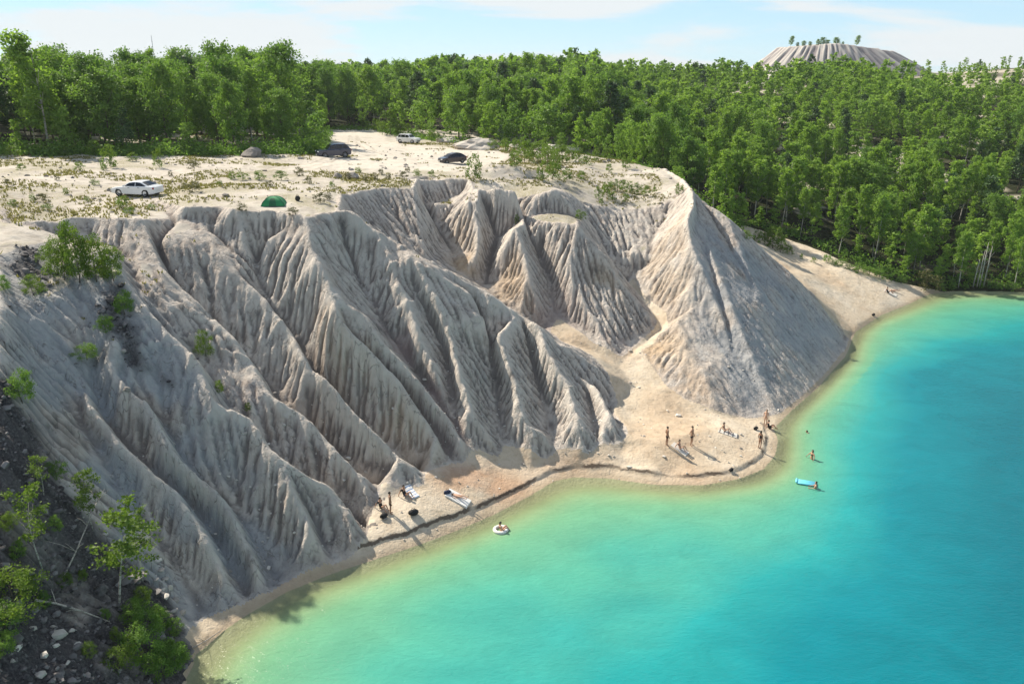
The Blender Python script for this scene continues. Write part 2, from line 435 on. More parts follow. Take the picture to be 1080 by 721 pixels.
Z0 = Zi.copy()
face_w = clw * (1 - .55 * sstep(14.5, 18, Xi) * sstep(98, 94, Yi))
for b in range(ERO_N):
    Zi = erode(Zi, clw, 12000, 85, .10, 100 + b, drop=.02)
dz = Zi - Z0
dz = np.where(dz > 0, .0, -.36 * np.tanh(-dz / .5)) * face_w
Zi = Z0 + dz
Z1 = Zi.copy()
for b in range(3):
    Zi = erode(Zi, clw, 30000, 60, .06, 200 + b, drop=.02, inertia=.12)
d2 = Zi - Z1
d2 = d2 - blur(d2, 3.0)
Zi = Z1 + np.clip(d2, -.13, .05) * face_w
dz = Zi - Z0
print('erosion', dz.min(), dz.max(), 'mean cut', -dz[clw > .5].mean())
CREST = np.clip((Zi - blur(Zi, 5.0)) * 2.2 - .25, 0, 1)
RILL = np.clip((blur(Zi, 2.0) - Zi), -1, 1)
Zi = Zi + clw * .09 * fbm(Xi / .55, Yi / .55, 3, 61)
# small wave-cut step along the beach and level strip under water
sdi = SD[I] + .28 * fbm(Xi / 3.0, Yi / 2.2, 3, 41)
on_beach = (Yi < 75) & (Xi > -16) & (Xi < 24.6)
stepw = blur(on_beach.astype(float), 6) * sstep(-.06, .10, fbm(Xi / 6.0 + 3.1, Yi / 6.0, 2, 47) + .12)
Zi = Zi + stepw * (.20 * sstep(.85, 1.15, sdi) * sstep(9, 3, sdi))
Zi = np.where((SD[I] > 0) & (Zi < .02), .02, Zi)
Zi = np.where((SD[I] < -.05) & (Zi > -.03), -.03, Zi)
# outside the fine part: soften
Zo = blur(ZZ, 3.0)
ZZ = Zo
edge = np.zeros(ZZ.shape)
wx = np.minimum(sstep(0, 4, Xi - GX0), sstep(0, 4, GX1 - Xi)) * np.minimum(sstep(0, 4, Yi - GY0), sstep(0, 4, GY1 - Yi))
ZZ[I] = ZZ[I] * (1 - wx) + Zi * wx
_far = np.ones(ZZ.shape)
_far[I] = 1 - wx
ZZ += _far * np.where(SD > 3, .8 * fbm(XX / 25, YY / 25, 3, 5), 0)
ZZ = np.where((SD < -1) & (ZZ > -.05), -.05, ZZ)
ZZ = np.where((SD > 1) & (ZZ < .05), .05, ZZ)


def ground(x, y):
    """Height of the finished ground."""
    x, y = np.atleast_1d(np.asarray(x, float)), np.atleast_1d(np.asarray(y, float))
    i = np.clip(np.searchsorted(gx, x) - 1, 0, nx - 2)
    j = np.clip(np.searchsorted(gy, y) - 1, 0, ny - 2)
    fx = np.clip((x - gx[i]) / (gx[i + 1] - gx[i]), 0, 1)
    fy = np.clip((y - gy[j]) / (gy[j + 1] - gy[j]), 0, 1)
    z = (ZZ[j, i] * (1 - fx) + ZZ[j, i + 1] * fx) * (1 - fy) + (ZZ[j + 1, i] * (1 - fx) + ZZ[j + 1, i + 1] * fx) * fy
    return z


def hit(px, py, tmin=18.0, tmax=420.0):
    """Where the line of sight through a place of the photograph meets the ground (site plan helper)."""
    d = ray(px, py)
    t = np.concatenate([np.arange(tmin, 160, .05), np.arange(160, tmax, .4)])
    z = ground(d[0] * t, d[1] * t)
    below = np.where(CAM_H + d[2] * t < z)[0]
    k = below[0] if len(below) else len(t) - 1
    return np.array([d[0] * t[k], d[1] * t[k], z[k]])
# ------------------------------------------------------------------ node helpers
def new_mat(name):
    m = bpy.data.materials.new(name)
    m.use_nodes = True
    nt = m.node_tree
    for n in list(nt.nodes):
        nt.nodes.remove(n)
    out = nt.nodes.new('ShaderNodeOutputMaterial')
    return m, nt, out


class NT:
    def __init__(self, nt):
        self.nt = nt

    def n(self, typ, **kw):
        nd = self.nt.nodes.new(typ)
        for k, v in kw.items():
            if k in nd.inputs.keys() if isinstance(k, str) else False:
                nd.inputs[k].default_value = v
            else:
                setattr(nd, k, v)
        return nd

    def l(self, a, b):
        self.nt.links.new(a, b)

    def attr(self, name):
        nd = self.nt.nodes.new('ShaderNodeAttribute')
        nd.attribute_name = name
        return nd

    def coords(self, scale=(1, 1, 1), kind='Object', rot=(0, 0, 0)):
        tc = self.nt.nodes.new('ShaderNodeTexCoord')
        mp = self.nt.nodes.new('ShaderNodeMapping')
        mp.inputs['Scale'].default_value = scale
        mp.inputs['Rotation'].default_value = rot
        self.l(tc.outputs[kind], mp.inputs['Vector'])
        return mp.outputs['Vector']

    def noise(self, vec, scale, detail=4, rough=.5, dist=0.0):
        nd = self.nt.nodes.new('ShaderNodeTexNoise')
        nd.inputs['Scale'].default_value = scale
        nd.inputs['Detail'].default_value = detail
        nd.inputs['Roughness'].default_value = rough
        nd.inputs['Distortion'].default_value = dist
        if vec is not None:
            self.l(vec, nd.inputs['Vector'])
        return nd.outputs['Fac']

    def ramp(self, fac, stops, interp='LINEAR'):
        nd = self.nt.nodes.new('ShaderNodeValToRGB')
        cr = nd.color_ramp
        cr.interpolation = interp
        while len(cr.elements) > 1:
            cr.elements.remove(cr.elements[-1])
        for i, (p, c) in enumerate(stops):
            e = cr.elements[0] if i == 0 else cr.elements.new(p)
            e.position = p
            e.color = (c[0], c[1], c[2], 1) if not isinstance(c, (int, float)) else (c, c, c, 1)
        self.l(fac, nd.inputs['Fac'])
        return nd.outputs['Color']

    def mix(self, fac, a, b, blend='MIX'):
        nd = self.nt.nodes.new('ShaderNodeMix')
        nd.data_type = 'RGBA'
        nd.blend_type = blend
        for v, s in ((fac, nd.inputs[0]), (a, nd.inputs[6]), (b, nd.inputs[7])):
            if isinstance(v, bpy.types.NodeSocket):
                self.l(v, s)
            elif isinstance(v, (int, float)):
                s.default_value = v
            else:
                s.default_value = (v[0], v[1], v[2], 1)
        return nd.outputs[2]

    def math(self, op, a, b=None, c=None, clamp=False):
        nd = self.nt.nodes.new('ShaderNodeMath')
        nd.operation = op
        nd.use_clamp = clamp
        for v, s in zip((a, b, c), nd.inputs):
            if v is None:
                continue
            if isinstance(v, bpy.types.NodeSocket):
                self.l(v, s)
            else:
                s.default_value = v
        return nd.outputs[0]

    def maprange(self, v, a, b, c=0.0, d=1.0):
        nd = self.nt.nodes.new('ShaderNodeMapRange')
        nd.interpolation_type = 'SMOOTHSTEP'
        for k, x in zip(('From Min', 'From Max', 'To Min', 'To Max'), (a, b, c, d)):
            nd.inputs[k].default_value = x
        self.l(v, nd.inputs['Value'])
        return nd.outputs['Result']

    def bump(self, h, strength=.5, dist=.1, normal=None):
        nd = self.nt.nodes.new('ShaderNodeBump')
        nd.inputs['Strength'].default_value = strength
        nd.inputs['Distance'].default_value = dist
        self.l(h, nd.inputs['Height'])
        if normal is not None:
            self.l(normal, nd.inputs['Normal'])
        return nd.outputs['Normal']

    def bsdf(self, color, rough=.8, normal=None, spec=.3, metal=0.0):
        nd = self.nt.nodes.new('ShaderNodeBsdfPrincipled')
        for v, k in ((color, 'Base Color'), (rough, 'Roughness'), (spec, 'Specular IOR Level'), (metal, 'Metallic')):
            if isinstance(v, bpy.types.NodeSocket):
                self.l(v, nd.inputs[k])
            elif isinstance(v, (int, float)):
                nd.inputs[k].default_value = v
            else:
                nd.inputs[k].default_value = (v[0], v[1], v[2], 1)
        if normal is not None:
            self.l(normal, nd.inputs['Normal'])
        return nd


def simple_mat(name, col, rough=.6, var=.12, scale=6.0, spec=.4, metal=0.0, bump=0.0, coat=0.0):
    m, nt, out = new_mat(name)
    t = NT(nt)
    v = t.coords()
    n = t.noise(v, scale, 4, .6)
    c = t.ramp(n, [(.3, [x * (1 - var) for x in col]), (.7, [min(1, x * (1 + var)) for x in col])])
    b = t.bsdf(c, rough, t.bump(n, bump, .02) if bump else None, spec, metal)
    b.inputs['Coat Weight'].default_value = coat
    b.inputs['Coat Roughness'].default_value = .05
    t.l(b.outputs[0], out.inputs['Surface'])
    return m


# ------------------------------------------------------------------ clay / ground materials
def clay_material():
    m, nt, out = new_mat('kaolin_clay')
    t = NT(nt)
    co = t.coords()
    n1 = t.noise(co, .09, 5, .55, .4)
    n2 = t.noise(co, .9, 6, .62, .3)
    n3 = t.noise(co, 7.0, 5, .65)
    base = t.ramp(n1, [(.32, (.46, .405, .355)), (.48, (.555, .495, .435)), (.66, (.60, .55, .49))])
    tint = t.ramp(n2, [(.30, (.72, .68, .66)), (.5, (.97, .96, .95)), (.72, (1.08, 1.07, 1.05))])
    col = t.mix(1.0, base, tint, 'MULTIPLY')
    # vertical streaks of washed-down clay
    st = t.noise(t.coords((1.5, 1.5, .09)), 1.0, 5, .6, .2)
    col = t.mix(t.maprange(st, .50, .72, 0, .55), col, (.60, .57, .53))
    col = t.mix(t.maprange(st, .47, .30, 0, .45), col, (.30, .255, .225))
    # clay colour darkened in the hollows of the rills
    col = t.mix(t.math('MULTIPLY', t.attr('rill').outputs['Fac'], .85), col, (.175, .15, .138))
    col = t.mix(t.math('MULTIPLY', t.attr('ochre').outputs['Fac'], .65), col, (.52, .36, .20))
    col = t.mix(t.math('MULTIPLY', t.attr('purple').outputs['Fac'], .55), col, (.32, .225, .21))
    col = t.mix(t.math('MULTIPLY', t.attr('bluish').outputs['Fac'], .72), col, (.315, .345, .37))  # cool tone of the shaded faces put into the clay colour
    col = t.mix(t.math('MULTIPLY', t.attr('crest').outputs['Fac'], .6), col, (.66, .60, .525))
    speck = t.maprange(n3, .62, .72, 0, 1)
    col = t.mix(t.math('MULTIPLY', speck, .35), col, (.66, .63, .58))
    # dark rubbly ground
    # thin dark cracks that run down the faces
    cr = t.noise(t.coords((1.6, 1.6, .025)), 1.1, 2, .45, .05)
    crk = t.maprange(t.math('ABSOLUTE', t.math('SUBTRACT', cr, .5)), .022, .004, 0, 1)
    crk = t.math('MULTIPLY', crk, t.maprange(t.noise(co, .5, 3, .6), .42, .58, 0, 1))
    col = t.mix(t.math('MULTIPLY', crk, .45), col, (.17, .145, .13))
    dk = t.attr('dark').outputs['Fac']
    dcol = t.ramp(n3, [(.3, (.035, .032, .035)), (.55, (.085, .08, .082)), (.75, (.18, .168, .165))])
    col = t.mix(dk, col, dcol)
    fine = t.noise(t.coords((1, 1, .35)), 3.2, 8, .7, .3)
    nrm = t.bump(fine, .9, .22)
    nrm = t.bump(st, .55, .35, nrm)
    nrm = t.bump(n3, .5, .07, nrm)
    nrm = t.bump(t.math('SUBTRACT', 1.0, crk), .6, .12, nrm)
    b = t.bsdf(col, .92, nrm, .15)
    t.l(b.outputs[0], out.inputs['Surface'])
    return m


def sand_material():
    m, nt, out = new_mat('sand')
    t = NT(nt)
    co = t.coords()
    n1 = t.noise(co, .12, 5, .6, .5)
    n2 = t.noise(co, 1.6, 6, .65, .4)
    n3 = t.noise(co, 11.0, 4, .7)
    col = t.ramp(n1, [(.34, (.49, .385, .275)), (.5, (.555, .465, .35)), (.66, (.605, .53, .425))])
    col = t.mix(1.0, col, t.ramp(n2, [(.3, (.80, .77, .74)), (.52, 1.0), (.72, 1.09)]), 'MULTIPLY')
    col = t.mix(t.math('MULTIPLY', t.maprange(n3, .36, .28, 0, 1), .4), col, (.30, .23, .16))
    col = t.mix(t.math('MULTIPLY', t.attr('rust').outputs['Fac'], .85), col, (.40, .185, .085))
    col = t.mix(t.math('MULTIPLY', t.attr('wet').outputs['Fac'], .7), col, (.36, .28, .185))
    # wave-cut strip: low scarp's shade painted dark along the driftline
    sa = t.math('ADD', t.attr('shore_at').outputs['Fac'], t.math('MULTIPLY', t.math('SUBTRACT', n2, .5), .5))
    band = t.math('MULTIPLY', t.maprange(sa, .90, .97, 0, 1), t.maprange(sa, 1.16, 1.08, 0, 1))
    col = t.mix(t.math('MULTIPLY', t.math('MULTIPLY', band, t.attr('drift_shade').outputs['Fac']), .85), col, (.085, .058, .042))
    nrm = t.bump(n2, .6, .18)
    nrm = t.bump(t.noise(co, 4.2, 4, .6), .7, .10, nrm)
    nrm = t.bump(n3, .45, .05, nrm)
    b = t.bsdf(col, t.math('SUBTRACT', .92, t.math('MULTIPLY', t.attr('wet').outputs['Fac'], .45)), nrm, .2)
    t.l(b.outputs[0], out.inputs['Surface'])
    return m


def plateau_material():
    m, nt, out = new_mat('plateau_ground')
    t = NT(nt)
    co = t.coords()
    n1 = t.noise(co, .10, 5, .6, .6)
    n2 = t.noise(co, .8, 6, .65, .4)
    n3 = t.noise(co, 6.0, 5, .7)
    col = t.ramp(n2, [(.3, (.30, .265, .22)), (.5, (.475, .43, .37)), (.7, (.555, .515, .455))])
    g1 = t.maprange(t.math('ADD', n1, t.math('MULTIPLY', n2, .6)), .76, .92, 0, 1)
    gm = t.math('MULTIPLY', t.math('MULTIPLY', g1, t.attr('grassy').outputs['Fac']), t.maprange(n3, .38, .6, .2, 1))
    col = t.mix(t.math('MULTIPLY', gm, .8), col, t.ramp(n3, [(.35, (.10, .095, .035)), (.65, (.26, .23, .10))]))
    col = t.mix(t.attr('track').outputs['Fac'], col, t.ramp(n2, [(.3, (.49, .44, .37)), (.7, (.575, .53, .46))]))
    col = t.mix(t.math('MULTIPLY', t.attr('rut').outputs['Fac'], .5), col, (.27, .22, .165))
    nrm = t.bump(n2, .6, .2)
    nrm = t.bump(n3, .5, .07, nrm)
    b = t.bsdf(col, .93, nrm, .15)
    t.l(b.outputs[0], out.inputs['Surface'])
    return m


def floor_material():
    m, nt, out = new_mat('forest_floor')
    t = NT(nt)
    co = t.coords()
    n1 = t.noise(co, .05, 5, .6, .5)
    n2 = t.noise(co, .6, 6, .65)
    col = t.ramp(n2, [(.35, (.012, .016, .007)), (.6, (.030, .034, .014)), (.78, (.075, .065, .04))])
    col = t.mix(t.maprange(n1, .60, .68, 0, .85), col, (.42, .37, .30))
    col = t.mix(t.attr('pale').outputs['Fac'], col, t.ramp(n2, [(.4, (.45, .40, .32)), (.55, (.55, .49, .41)), (.68, (.10, .12, .04))]))
    b = t.bsdf(col, .95, t.bump(n2, .6, .3), .1)
    t.l(b.outputs[0], out.inputs['Surface'])
    return m


# ------------------------------------------------------------------ split the ground into its kinds and link it
gyv, gxv = np.gradient(ZZ)
ddx, ddy = np.gradient(gx)[None, :], np.gradient(gy)[:, None]
SLOPE = np.hypot(gxv / ddx, gyv / ddy)


def spot(px, py, r, asp=1.0, z=None):
    c = hit(px, py) if z is None else P(px, py, z)
    d = np.hypot((XX - c[0]) / asp, YY - c[1]) / r
    return np.exp(-d * d * 1.5)


NZ = fbm(XX / 2.5, YY / 2.5, 4, 201)
NZb = fbm(XX / .8, YY / .8, 3, 231)
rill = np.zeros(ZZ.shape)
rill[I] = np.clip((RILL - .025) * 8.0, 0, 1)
ochre = np.clip(spot(337, 318, 2.2) + .8 * spot(487, 278, 2.0) + .7 * spot(690, 370, 2.6) + .6 * spot(640, 300, 2.5) + .5 * spot(395, 400, 3) + .35 * spot(540, 300, 4), 0, 1) * sstep(-.25, .3, NZ)
cream = np.clip(polymask([(733, 213, 16.6), (725, 230, 15.3), (730, 260, 12.8), (732, 294, 9.8), (729, 325, 7.4), (718, 338, 6.7), (741, 389, 3.8), (753, 424, 2), (749, 434, 1.5), (702, 408, 2.6), (673, 371, 4.1), (698, 346, 5.1), (670, 306, 7.3), (689, 262, 11.5)], 3)
                + .8 * polymask([(495, 213, 17), (508, 213, 17), (512, 260, 12), (508, 300, 9.2), (485, 290, 10.6), (472, 250, 13.2)], 3) + .8 * polymask([(542, 240, 15), (556, 262, 13.4), (570, 320, 8.5), (545, 330, 7.5), (512, 304, 9)], 3)
                + .7 * polymask([(335, 320, 13.5), (372, 350, 11), (416, 393, 8), (476, 490, 1.8), (455, 505, 2), (391, 442, 5), (349, 390, 8.5), (322, 345, 11.5)], 3), 0, 1)
ochre = np.clip(ochre + .42 * cream * sstep(-.6, .0, NZ), 0, 1)
purple = np.clip(spot(400, 330, 2.2) + spot(425, 370, 2.2) + spot(455, 415, 2.0) + .7 * spot(470, 440, 2) + .5 * spot(590, 330, 3) + .4 * spot(250, 520, 3) + .6 * spot(575, 345, 2.5) + .5 * spot(325, 330, 3) + .5 * spot(260, 400, 3) + .5 * spot(650, 355, 3), 0, 1) * sstep(-.4, .2, NZ)
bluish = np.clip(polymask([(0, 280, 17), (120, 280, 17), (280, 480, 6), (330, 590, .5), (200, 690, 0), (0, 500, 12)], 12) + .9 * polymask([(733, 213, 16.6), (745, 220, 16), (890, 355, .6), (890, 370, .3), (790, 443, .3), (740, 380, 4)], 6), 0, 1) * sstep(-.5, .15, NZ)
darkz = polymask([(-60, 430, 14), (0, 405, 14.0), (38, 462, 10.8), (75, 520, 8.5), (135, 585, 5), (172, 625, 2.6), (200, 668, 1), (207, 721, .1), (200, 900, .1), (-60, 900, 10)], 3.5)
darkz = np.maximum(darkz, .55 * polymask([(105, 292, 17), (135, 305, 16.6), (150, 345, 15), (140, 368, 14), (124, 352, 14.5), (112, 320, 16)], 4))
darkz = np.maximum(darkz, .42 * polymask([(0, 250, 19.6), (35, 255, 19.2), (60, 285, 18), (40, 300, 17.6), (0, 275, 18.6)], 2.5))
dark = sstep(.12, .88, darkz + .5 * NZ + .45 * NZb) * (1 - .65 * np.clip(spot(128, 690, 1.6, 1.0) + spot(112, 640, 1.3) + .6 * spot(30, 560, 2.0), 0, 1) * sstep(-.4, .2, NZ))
rust = .6 * np.clip(1.0 * spot(525, 512, 2.6, 1.8) + .8 * spot(480, 502, 2.0, 1.5) + .5 * spot(600, 490, 2.0, 2) + .35 * spot(655, 370, 2) + .3 * spot(740, 505, 2, 3), 0, 1) * sstep(-.5, .1, NZ)
wet = .8 * sstep(.8, .1, SD + .4 * NZ) + .2 * sstep(1.6, .6, SD + NZ)
wet = np.clip(wet, 0, 1)
drift_shade = np.zeros(ZZ.shape)
drift_shade[I] = stepw * sstep(-.32, -.12, fbm(Xi / 1.7, Yi / 1.7, 2, 301))
shore_at = np.full(ZZ.shape, 9.0)
shore_at[I] = sdi
track = np.clip(polymask([(330, 172, 18.8), (352, 150, 18), (380, 140, 17.3), (420, 152, 17), (470, 156, 17), (525, 160, 17), (540, 166, 17.2), (500, 182, 18), (440, 182, 18.2), (380, 182, 18.8), (300, 182, 19.2)], 5)
                + polymask([(330, 135, 17.5), (395, 137, 17.4), (420, 152, 17), (350, 152, 18)], 3), 0, 1) * sstep(-.6, -.1, NZ)
rut = np.zeros(ZZ.shape)
for line in ([(20, 206, 20.3), (100, 199, 20.1), (190, 192, 19.9), (270, 182, 19.5), (330, 175, 19.1), (370, 160, 18.4), (372, 142, 17.7)], [(146, 206, 19.8), (210, 199, 19.8), (290, 186, 19.4), (345, 176, 19)],
             [(372, 142, 17.7), (392, 158, 17.9), (430, 168, 17.6), (480, 174, 17.4), (530, 170, 17.3)], [(431, 151, 16.9), (400, 150, 17.3), (380, 146, 17.5)], [(351, 165, 18.8), (375, 168, 18.6), (410, 172, 18.1), (470, 178, 17.8)]):
    wp = np.array([P(*q)[:2] for q in line])
    u = np.linspace(0, len(wp) - 1, 60)
    wp = np.stack([np.interp(u, range(len(wp)), wp[:, 0]), np.interp(u, range(len(wp)), wp[:, 1])], 1)
    bd = np.full(ZZ.shape, 99.0)
    xs_, ys_ = slice(0, nx), slice(0, ny)
    for A, B in zip(wp[:-1], wp[1:]):
        d = B - A
        s = np.clip(((XX - A[0]) * d[0] + (YY - A[1]) * d[1]) / (d @ d + 1e-9), 0, 1)
        bd = np.minimum(bd, np.hypot(XX - A[0] - s * d[0], YY - A[1] - s * d[1]))
    rut = np.maximum(rut, np.exp(-((bd - .75) / .17) ** 2) * sstep(-.5, .0, NZb + .15))
grassy = np.clip(.9 + .4 * NZ, 0, 1)
pale = sstep(26.5, 28.5, ZZ) * sstep(-.2, .1, fbm(XX / 14, YY / 8, 3, 431)) * (XX > 120)
pale = np.clip(pale + (sstep(120, 160, XX) * sstep(225, 245, YY) * sstep(360, 330, YY)) * sstep(-.1, .25, fbm(XX / 18, YY / 10, 3, 401)) + .9 * sstep(.17, .26, fbm(XX / 13 + 5, YY / 9, 3, 402)) * (XX > 48) * (YY > 145), 0, 1)

# face classes
fz = lambda a: .25 * (a[:-1, :-1] + a[1:, :-1] + a[:-1, 1:] + a[1:, 1:])
cliffness = np.zeros(ZZ.shape)
cliffness[I] = clw
rightsand = np.zeros(ZZ.shape)
rightsand[I] = sand_r
cF, zF, sF, xF, yF, dF = fz(cliffness), fz(ZZ), fz(SD), fz(XX), fz(YY), fz(dark)
forest_edge = [P(720, 150, 14)[:2], P(700, 172, 14)[:2]]
EDGE_PX = [(785, 238, 7.3), (850, 258, 5.3), (900, 279, 3.5), (940, 296, 1.7), (978, 305, .4)]
EW = [np.array([20, 150.]), np.array([24, 126.]), np.array([30, 118.])] + [P(*q)[:2] for q in EDGE_PX] + [np.array([80, 113.]), np.array([110, 114.]), np.array([350, 100.])]


def behind_edge(x, y):
    xs, ys = np.array([p[0] for p in EW]), np.array([p[1] for p in EW])
    return y > np.interp(x, xs, ys, left=1e9)


forest_f = behind_edge(xF, yF) | ((yF > 190) | ((xF < -75) & (yF > 120)))
cF = np.maximum(cF, fz(np.clip(1.3 * spot(743, 375, 3.0) + 1.2 * spot(733, 350, 2.0) + 1.1 * spot(418, 490, 1.7), 0, 1)))
cls = np.where(sF < 0, 3, np.where(forest_f, 4, np.where((cF > .45) | (dF > .5) & (zF < 19.4) & (xF < 0), 0, np.where(zF < 9.5, 1, 2))))
MATS = [clay_material(), sand_material(), plateau_material(), sand_material(), floor_material()]
NAMES = ['cliff', 'beach', 'plateau', 'lake_bed', 'hillside']
idx = np.arange(nx * ny).reshape(ny, nx)
quads = np.stack([idx[:-1, :-1], idx[:-1, 1:], idx[1:, 1:], idx[1:, :-1]], -1).reshape(-1, 4)
allco = np.stack([XX, YY, ZZ], -1).reshape(-1, 3)
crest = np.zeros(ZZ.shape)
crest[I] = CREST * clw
ATTR = dict(crest=crest, rill=rill, ochre=ochre, purple=purple, bluish=bluish, dark=dark, rust=rust, wet=wet, rut=rut, drift_shade=drift_shade, shore_at=shore_at, track=track, grassy=grassy, pale=pale)
USED = [('crest', 'rill', 'ochre', 'purple', 'bluish', 'dark'), ('rust', 'wet', 'drift_shade', 'shore_at'), ('grassy', 'track', 'rut'), ('rust', 'wet', 'drift_shade', 'shore_at'), ('pale',)]


def quick_mesh(name, co, faces, mat, parent=None, smooth=False, n=4):
    me = bpy.data.meshes.new(name)
    co = np.ascontiguousarray(co, np.float32)
    faces = np.ascontiguousarray(faces, np.int32)
    me.vertices.add(len(co))
    me.vertices.foreach_set('co', co.ravel())
    me.loops.add(faces.size)
    me.loops.foreach_set('vertex_index', faces.ravel())
    me.polygons.add(len(faces))
    me.polygons.foreach_set('loop_start', np.arange(0, faces.size, n, dtype=np.int32))
    me.polygons.foreach_set('use_smooth', np.full(len(faces), smooth))
    me.update(calc_edges=True)
    if mat is not None:
        me.materials.append(mat)
    o = bpy.data.objects.new(name, me)
    COL.objects.link(o)
    if parent is not None:
        o.parent = parent
    return o


SUN_DIR = None
for c in range(5):
    f = quads[cls.ravel() == c]
    used = np.unique(f)
    remap = np.full(nx * ny, -1, np.int64)
    remap[used] = np.arange(len(used))
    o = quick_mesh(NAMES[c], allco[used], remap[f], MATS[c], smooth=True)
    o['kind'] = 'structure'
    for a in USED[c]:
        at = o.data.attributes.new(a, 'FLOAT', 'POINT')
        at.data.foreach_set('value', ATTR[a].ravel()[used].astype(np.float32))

# ------------------------------------------------------------------ water
def tps(ctrl, x, y, smooth=1.0):
    n = len(ctrl)
    def U(r2):
        return .5 * r2 * np.log(r2 + 1e-9)
    d2 = (ctrl[:, None, 0] - ctrl[None, :, 0]) ** 2 + (ctrl[:, None, 1] - ctrl[None, :, 1]) ** 2
    A = np.zeros((n + 3, n + 3))
    A[:n, :n] = U(d2) + smooth * np.eye(n)
    A[:n, n], A[:n, n + 1], A[:n, n + 2] = 1, ctrl[:, 0], ctrl[:, 1]
    A[n:, :n] = A[:n, n:].T
    s = np.linalg.solve(A, np.concatenate([ctrl[:, 2], [0, 0, 0]]))
    out = s[n] + s[n + 1] * x + s[n + 2] * y
    for i in range(n):
        out = out + s[i] * U((x - ctrl[i, 0]) ** 2 + (y - ctrl[i, 1]) ** 2)
    return out


wxs = np.concatenate([np.arange(-60, 100, .5), grow(100, 500, .5, 1.1)])
wys = np.concatenate([grow(15, -150, -.5, 1.1)[::-1], np.arange(15, 125, .5)])
WX, WY = np.meshgrid(wxs, wys)
ctrl = np.concatenate([WATER_CTRL, np.array([[p[0], p[1], 0.0] for p in SHORE_W[2:-2]]), np.array([[60, 20, 9], [100, 80, 10], [120, 40, 10], [0, 10, 5], [-15, 10, 1.5], [-17.5, 25, 0.3]])])
wd = tps(ctrl, WX, WY, 20.0)
wsd = shore_dist(WX, WY)
wd = np.clip(wd + .9 * fbm(WX / 9, WY / 6, 3, 501) * sstep(0, 12, -wsd), 0.02, 10)
wd = np.where(wsd > -3, np.minimum(wd, np.maximum(-wsd, 0.02) * .62 + .02), wd)
dc = (((WX[:-1, :-1] < 90) & (wsd[:-1, :-1] < 1.5)) | (WX[:-1, :-1] >= 90)).ravel()
wi = np.arange(WX.size).reshape(WX.shape)
wq = np.stack([wi[:-1, :-1], wi[:-1, 1:], wi[1:, 1:], wi[1:, :-1]], -1).reshape(-1, 4)[dc]


def water_material():
    m, nt, out = new_mat('lake_water')
    t = NT(nt)
    d = t.attr('depth').outputs['Fac']
    f = t.math('DIVIDE', d, 10.0)
    col = t.ramp(f, [(0, (.35, .325, .185)), (.07, (.25, .325, .165)), (.15, (.145, .345, .20)), (.27, (.075, .33, .245)), (.42, (.020, .275, .275)), (.60, (.005, .185, .225)), (.95, (.002, .125, .165))])
    co = t.coords((1, 1.6, 1))
    n1 = t.noise(co, .22, 4, .6, .8)
    col = t.mix(1.0, col, t.ramp(n1, [(.3, .90), (.7, 1.08)]), 'MULTIPLY')
    w1 = t.noise(t.coords((1.0, 2.2, 1), rot=(0, 0, .5)), 1.7, 5, .55, .5)
    w2 = t.noise(t.coords((1.0, 1.7, 1), rot=(0, 0, -.3)), 6.0, 3, .6, .3)
    nrm = t.bump(w1, .28, .25)
    nrm = t.bump(w2, .26, .07, nrm)
    b = t.bsdf(col, .12, nrm, .26)
    b.inputs['IOR'].default_value = 1.33
    tr = nt.nodes.new('ShaderNodeBsdfTransparent')
    tr.inputs['Color'].default_value = (.86, .98, .90, 1)
    mx = nt.nodes.new('ShaderNodeMixShader')
    t.l(t.maprange(d, .0, 1.1, .12, 1.0), mx.inputs[0])
    t.l(tr.outputs[0], mx.inputs[1])
    t.l(b.outputs[0], mx.inputs[2])
    t.l(mx.outputs[0], out.inputs['Surface'])
    return m


wv = np.stack([WX, WY, np.zeros(WX.shape)], -1).reshape(-1, 3)
used = np.unique(wq)
remap = np.full(WX.size, -1, np.int64)
remap[used] = np.arange(len(used))
water = quick_mesh('lake_water', wv[used], remap[wq], water_material(), smooth=True)
water['kind'] = 'structure'
at = water.data.attributes.new('depth', 'FLOAT', 'POINT')
at.data.foreach_set('value', wd.ravel()[used].astype(np.float32))

# ------------------------------------------------------------------ the air
HAZE_DENSITY = .00012
hm, hnt, hout = new_mat('summer_haze')
pv = hnt.nodes.new('ShaderNodeVolumePrincipled')
pv.inputs['Color'].default_value = (.86, .93, 1.0, 1)
pv.inputs['Density'].default_value = HAZE_DENSITY
pv.inputs['Anisotropy'].default_value = .1
hnt.links.new(pv.outputs[0], hout.inputs['Volume'])
hx0, hx1, hy0, hy1, hz0, hz1 = -760.0, 860.0, -190.0, 1980.0, -13.0, 62.0
hv = np.array([[x, y, z] for z in (hz0, hz1) for y in (hy0, hy1) for x in (hx0, hx1)])
hz = quick_mesh('haze', hv, np.array([[0, 2, 3, 1], [4, 5, 7, 6], [0, 1, 5, 4], [2, 6, 7, 3], [0, 4, 6, 2], [1, 3, 7, 5]]), hm)
hz['kind'] = 'stuff'
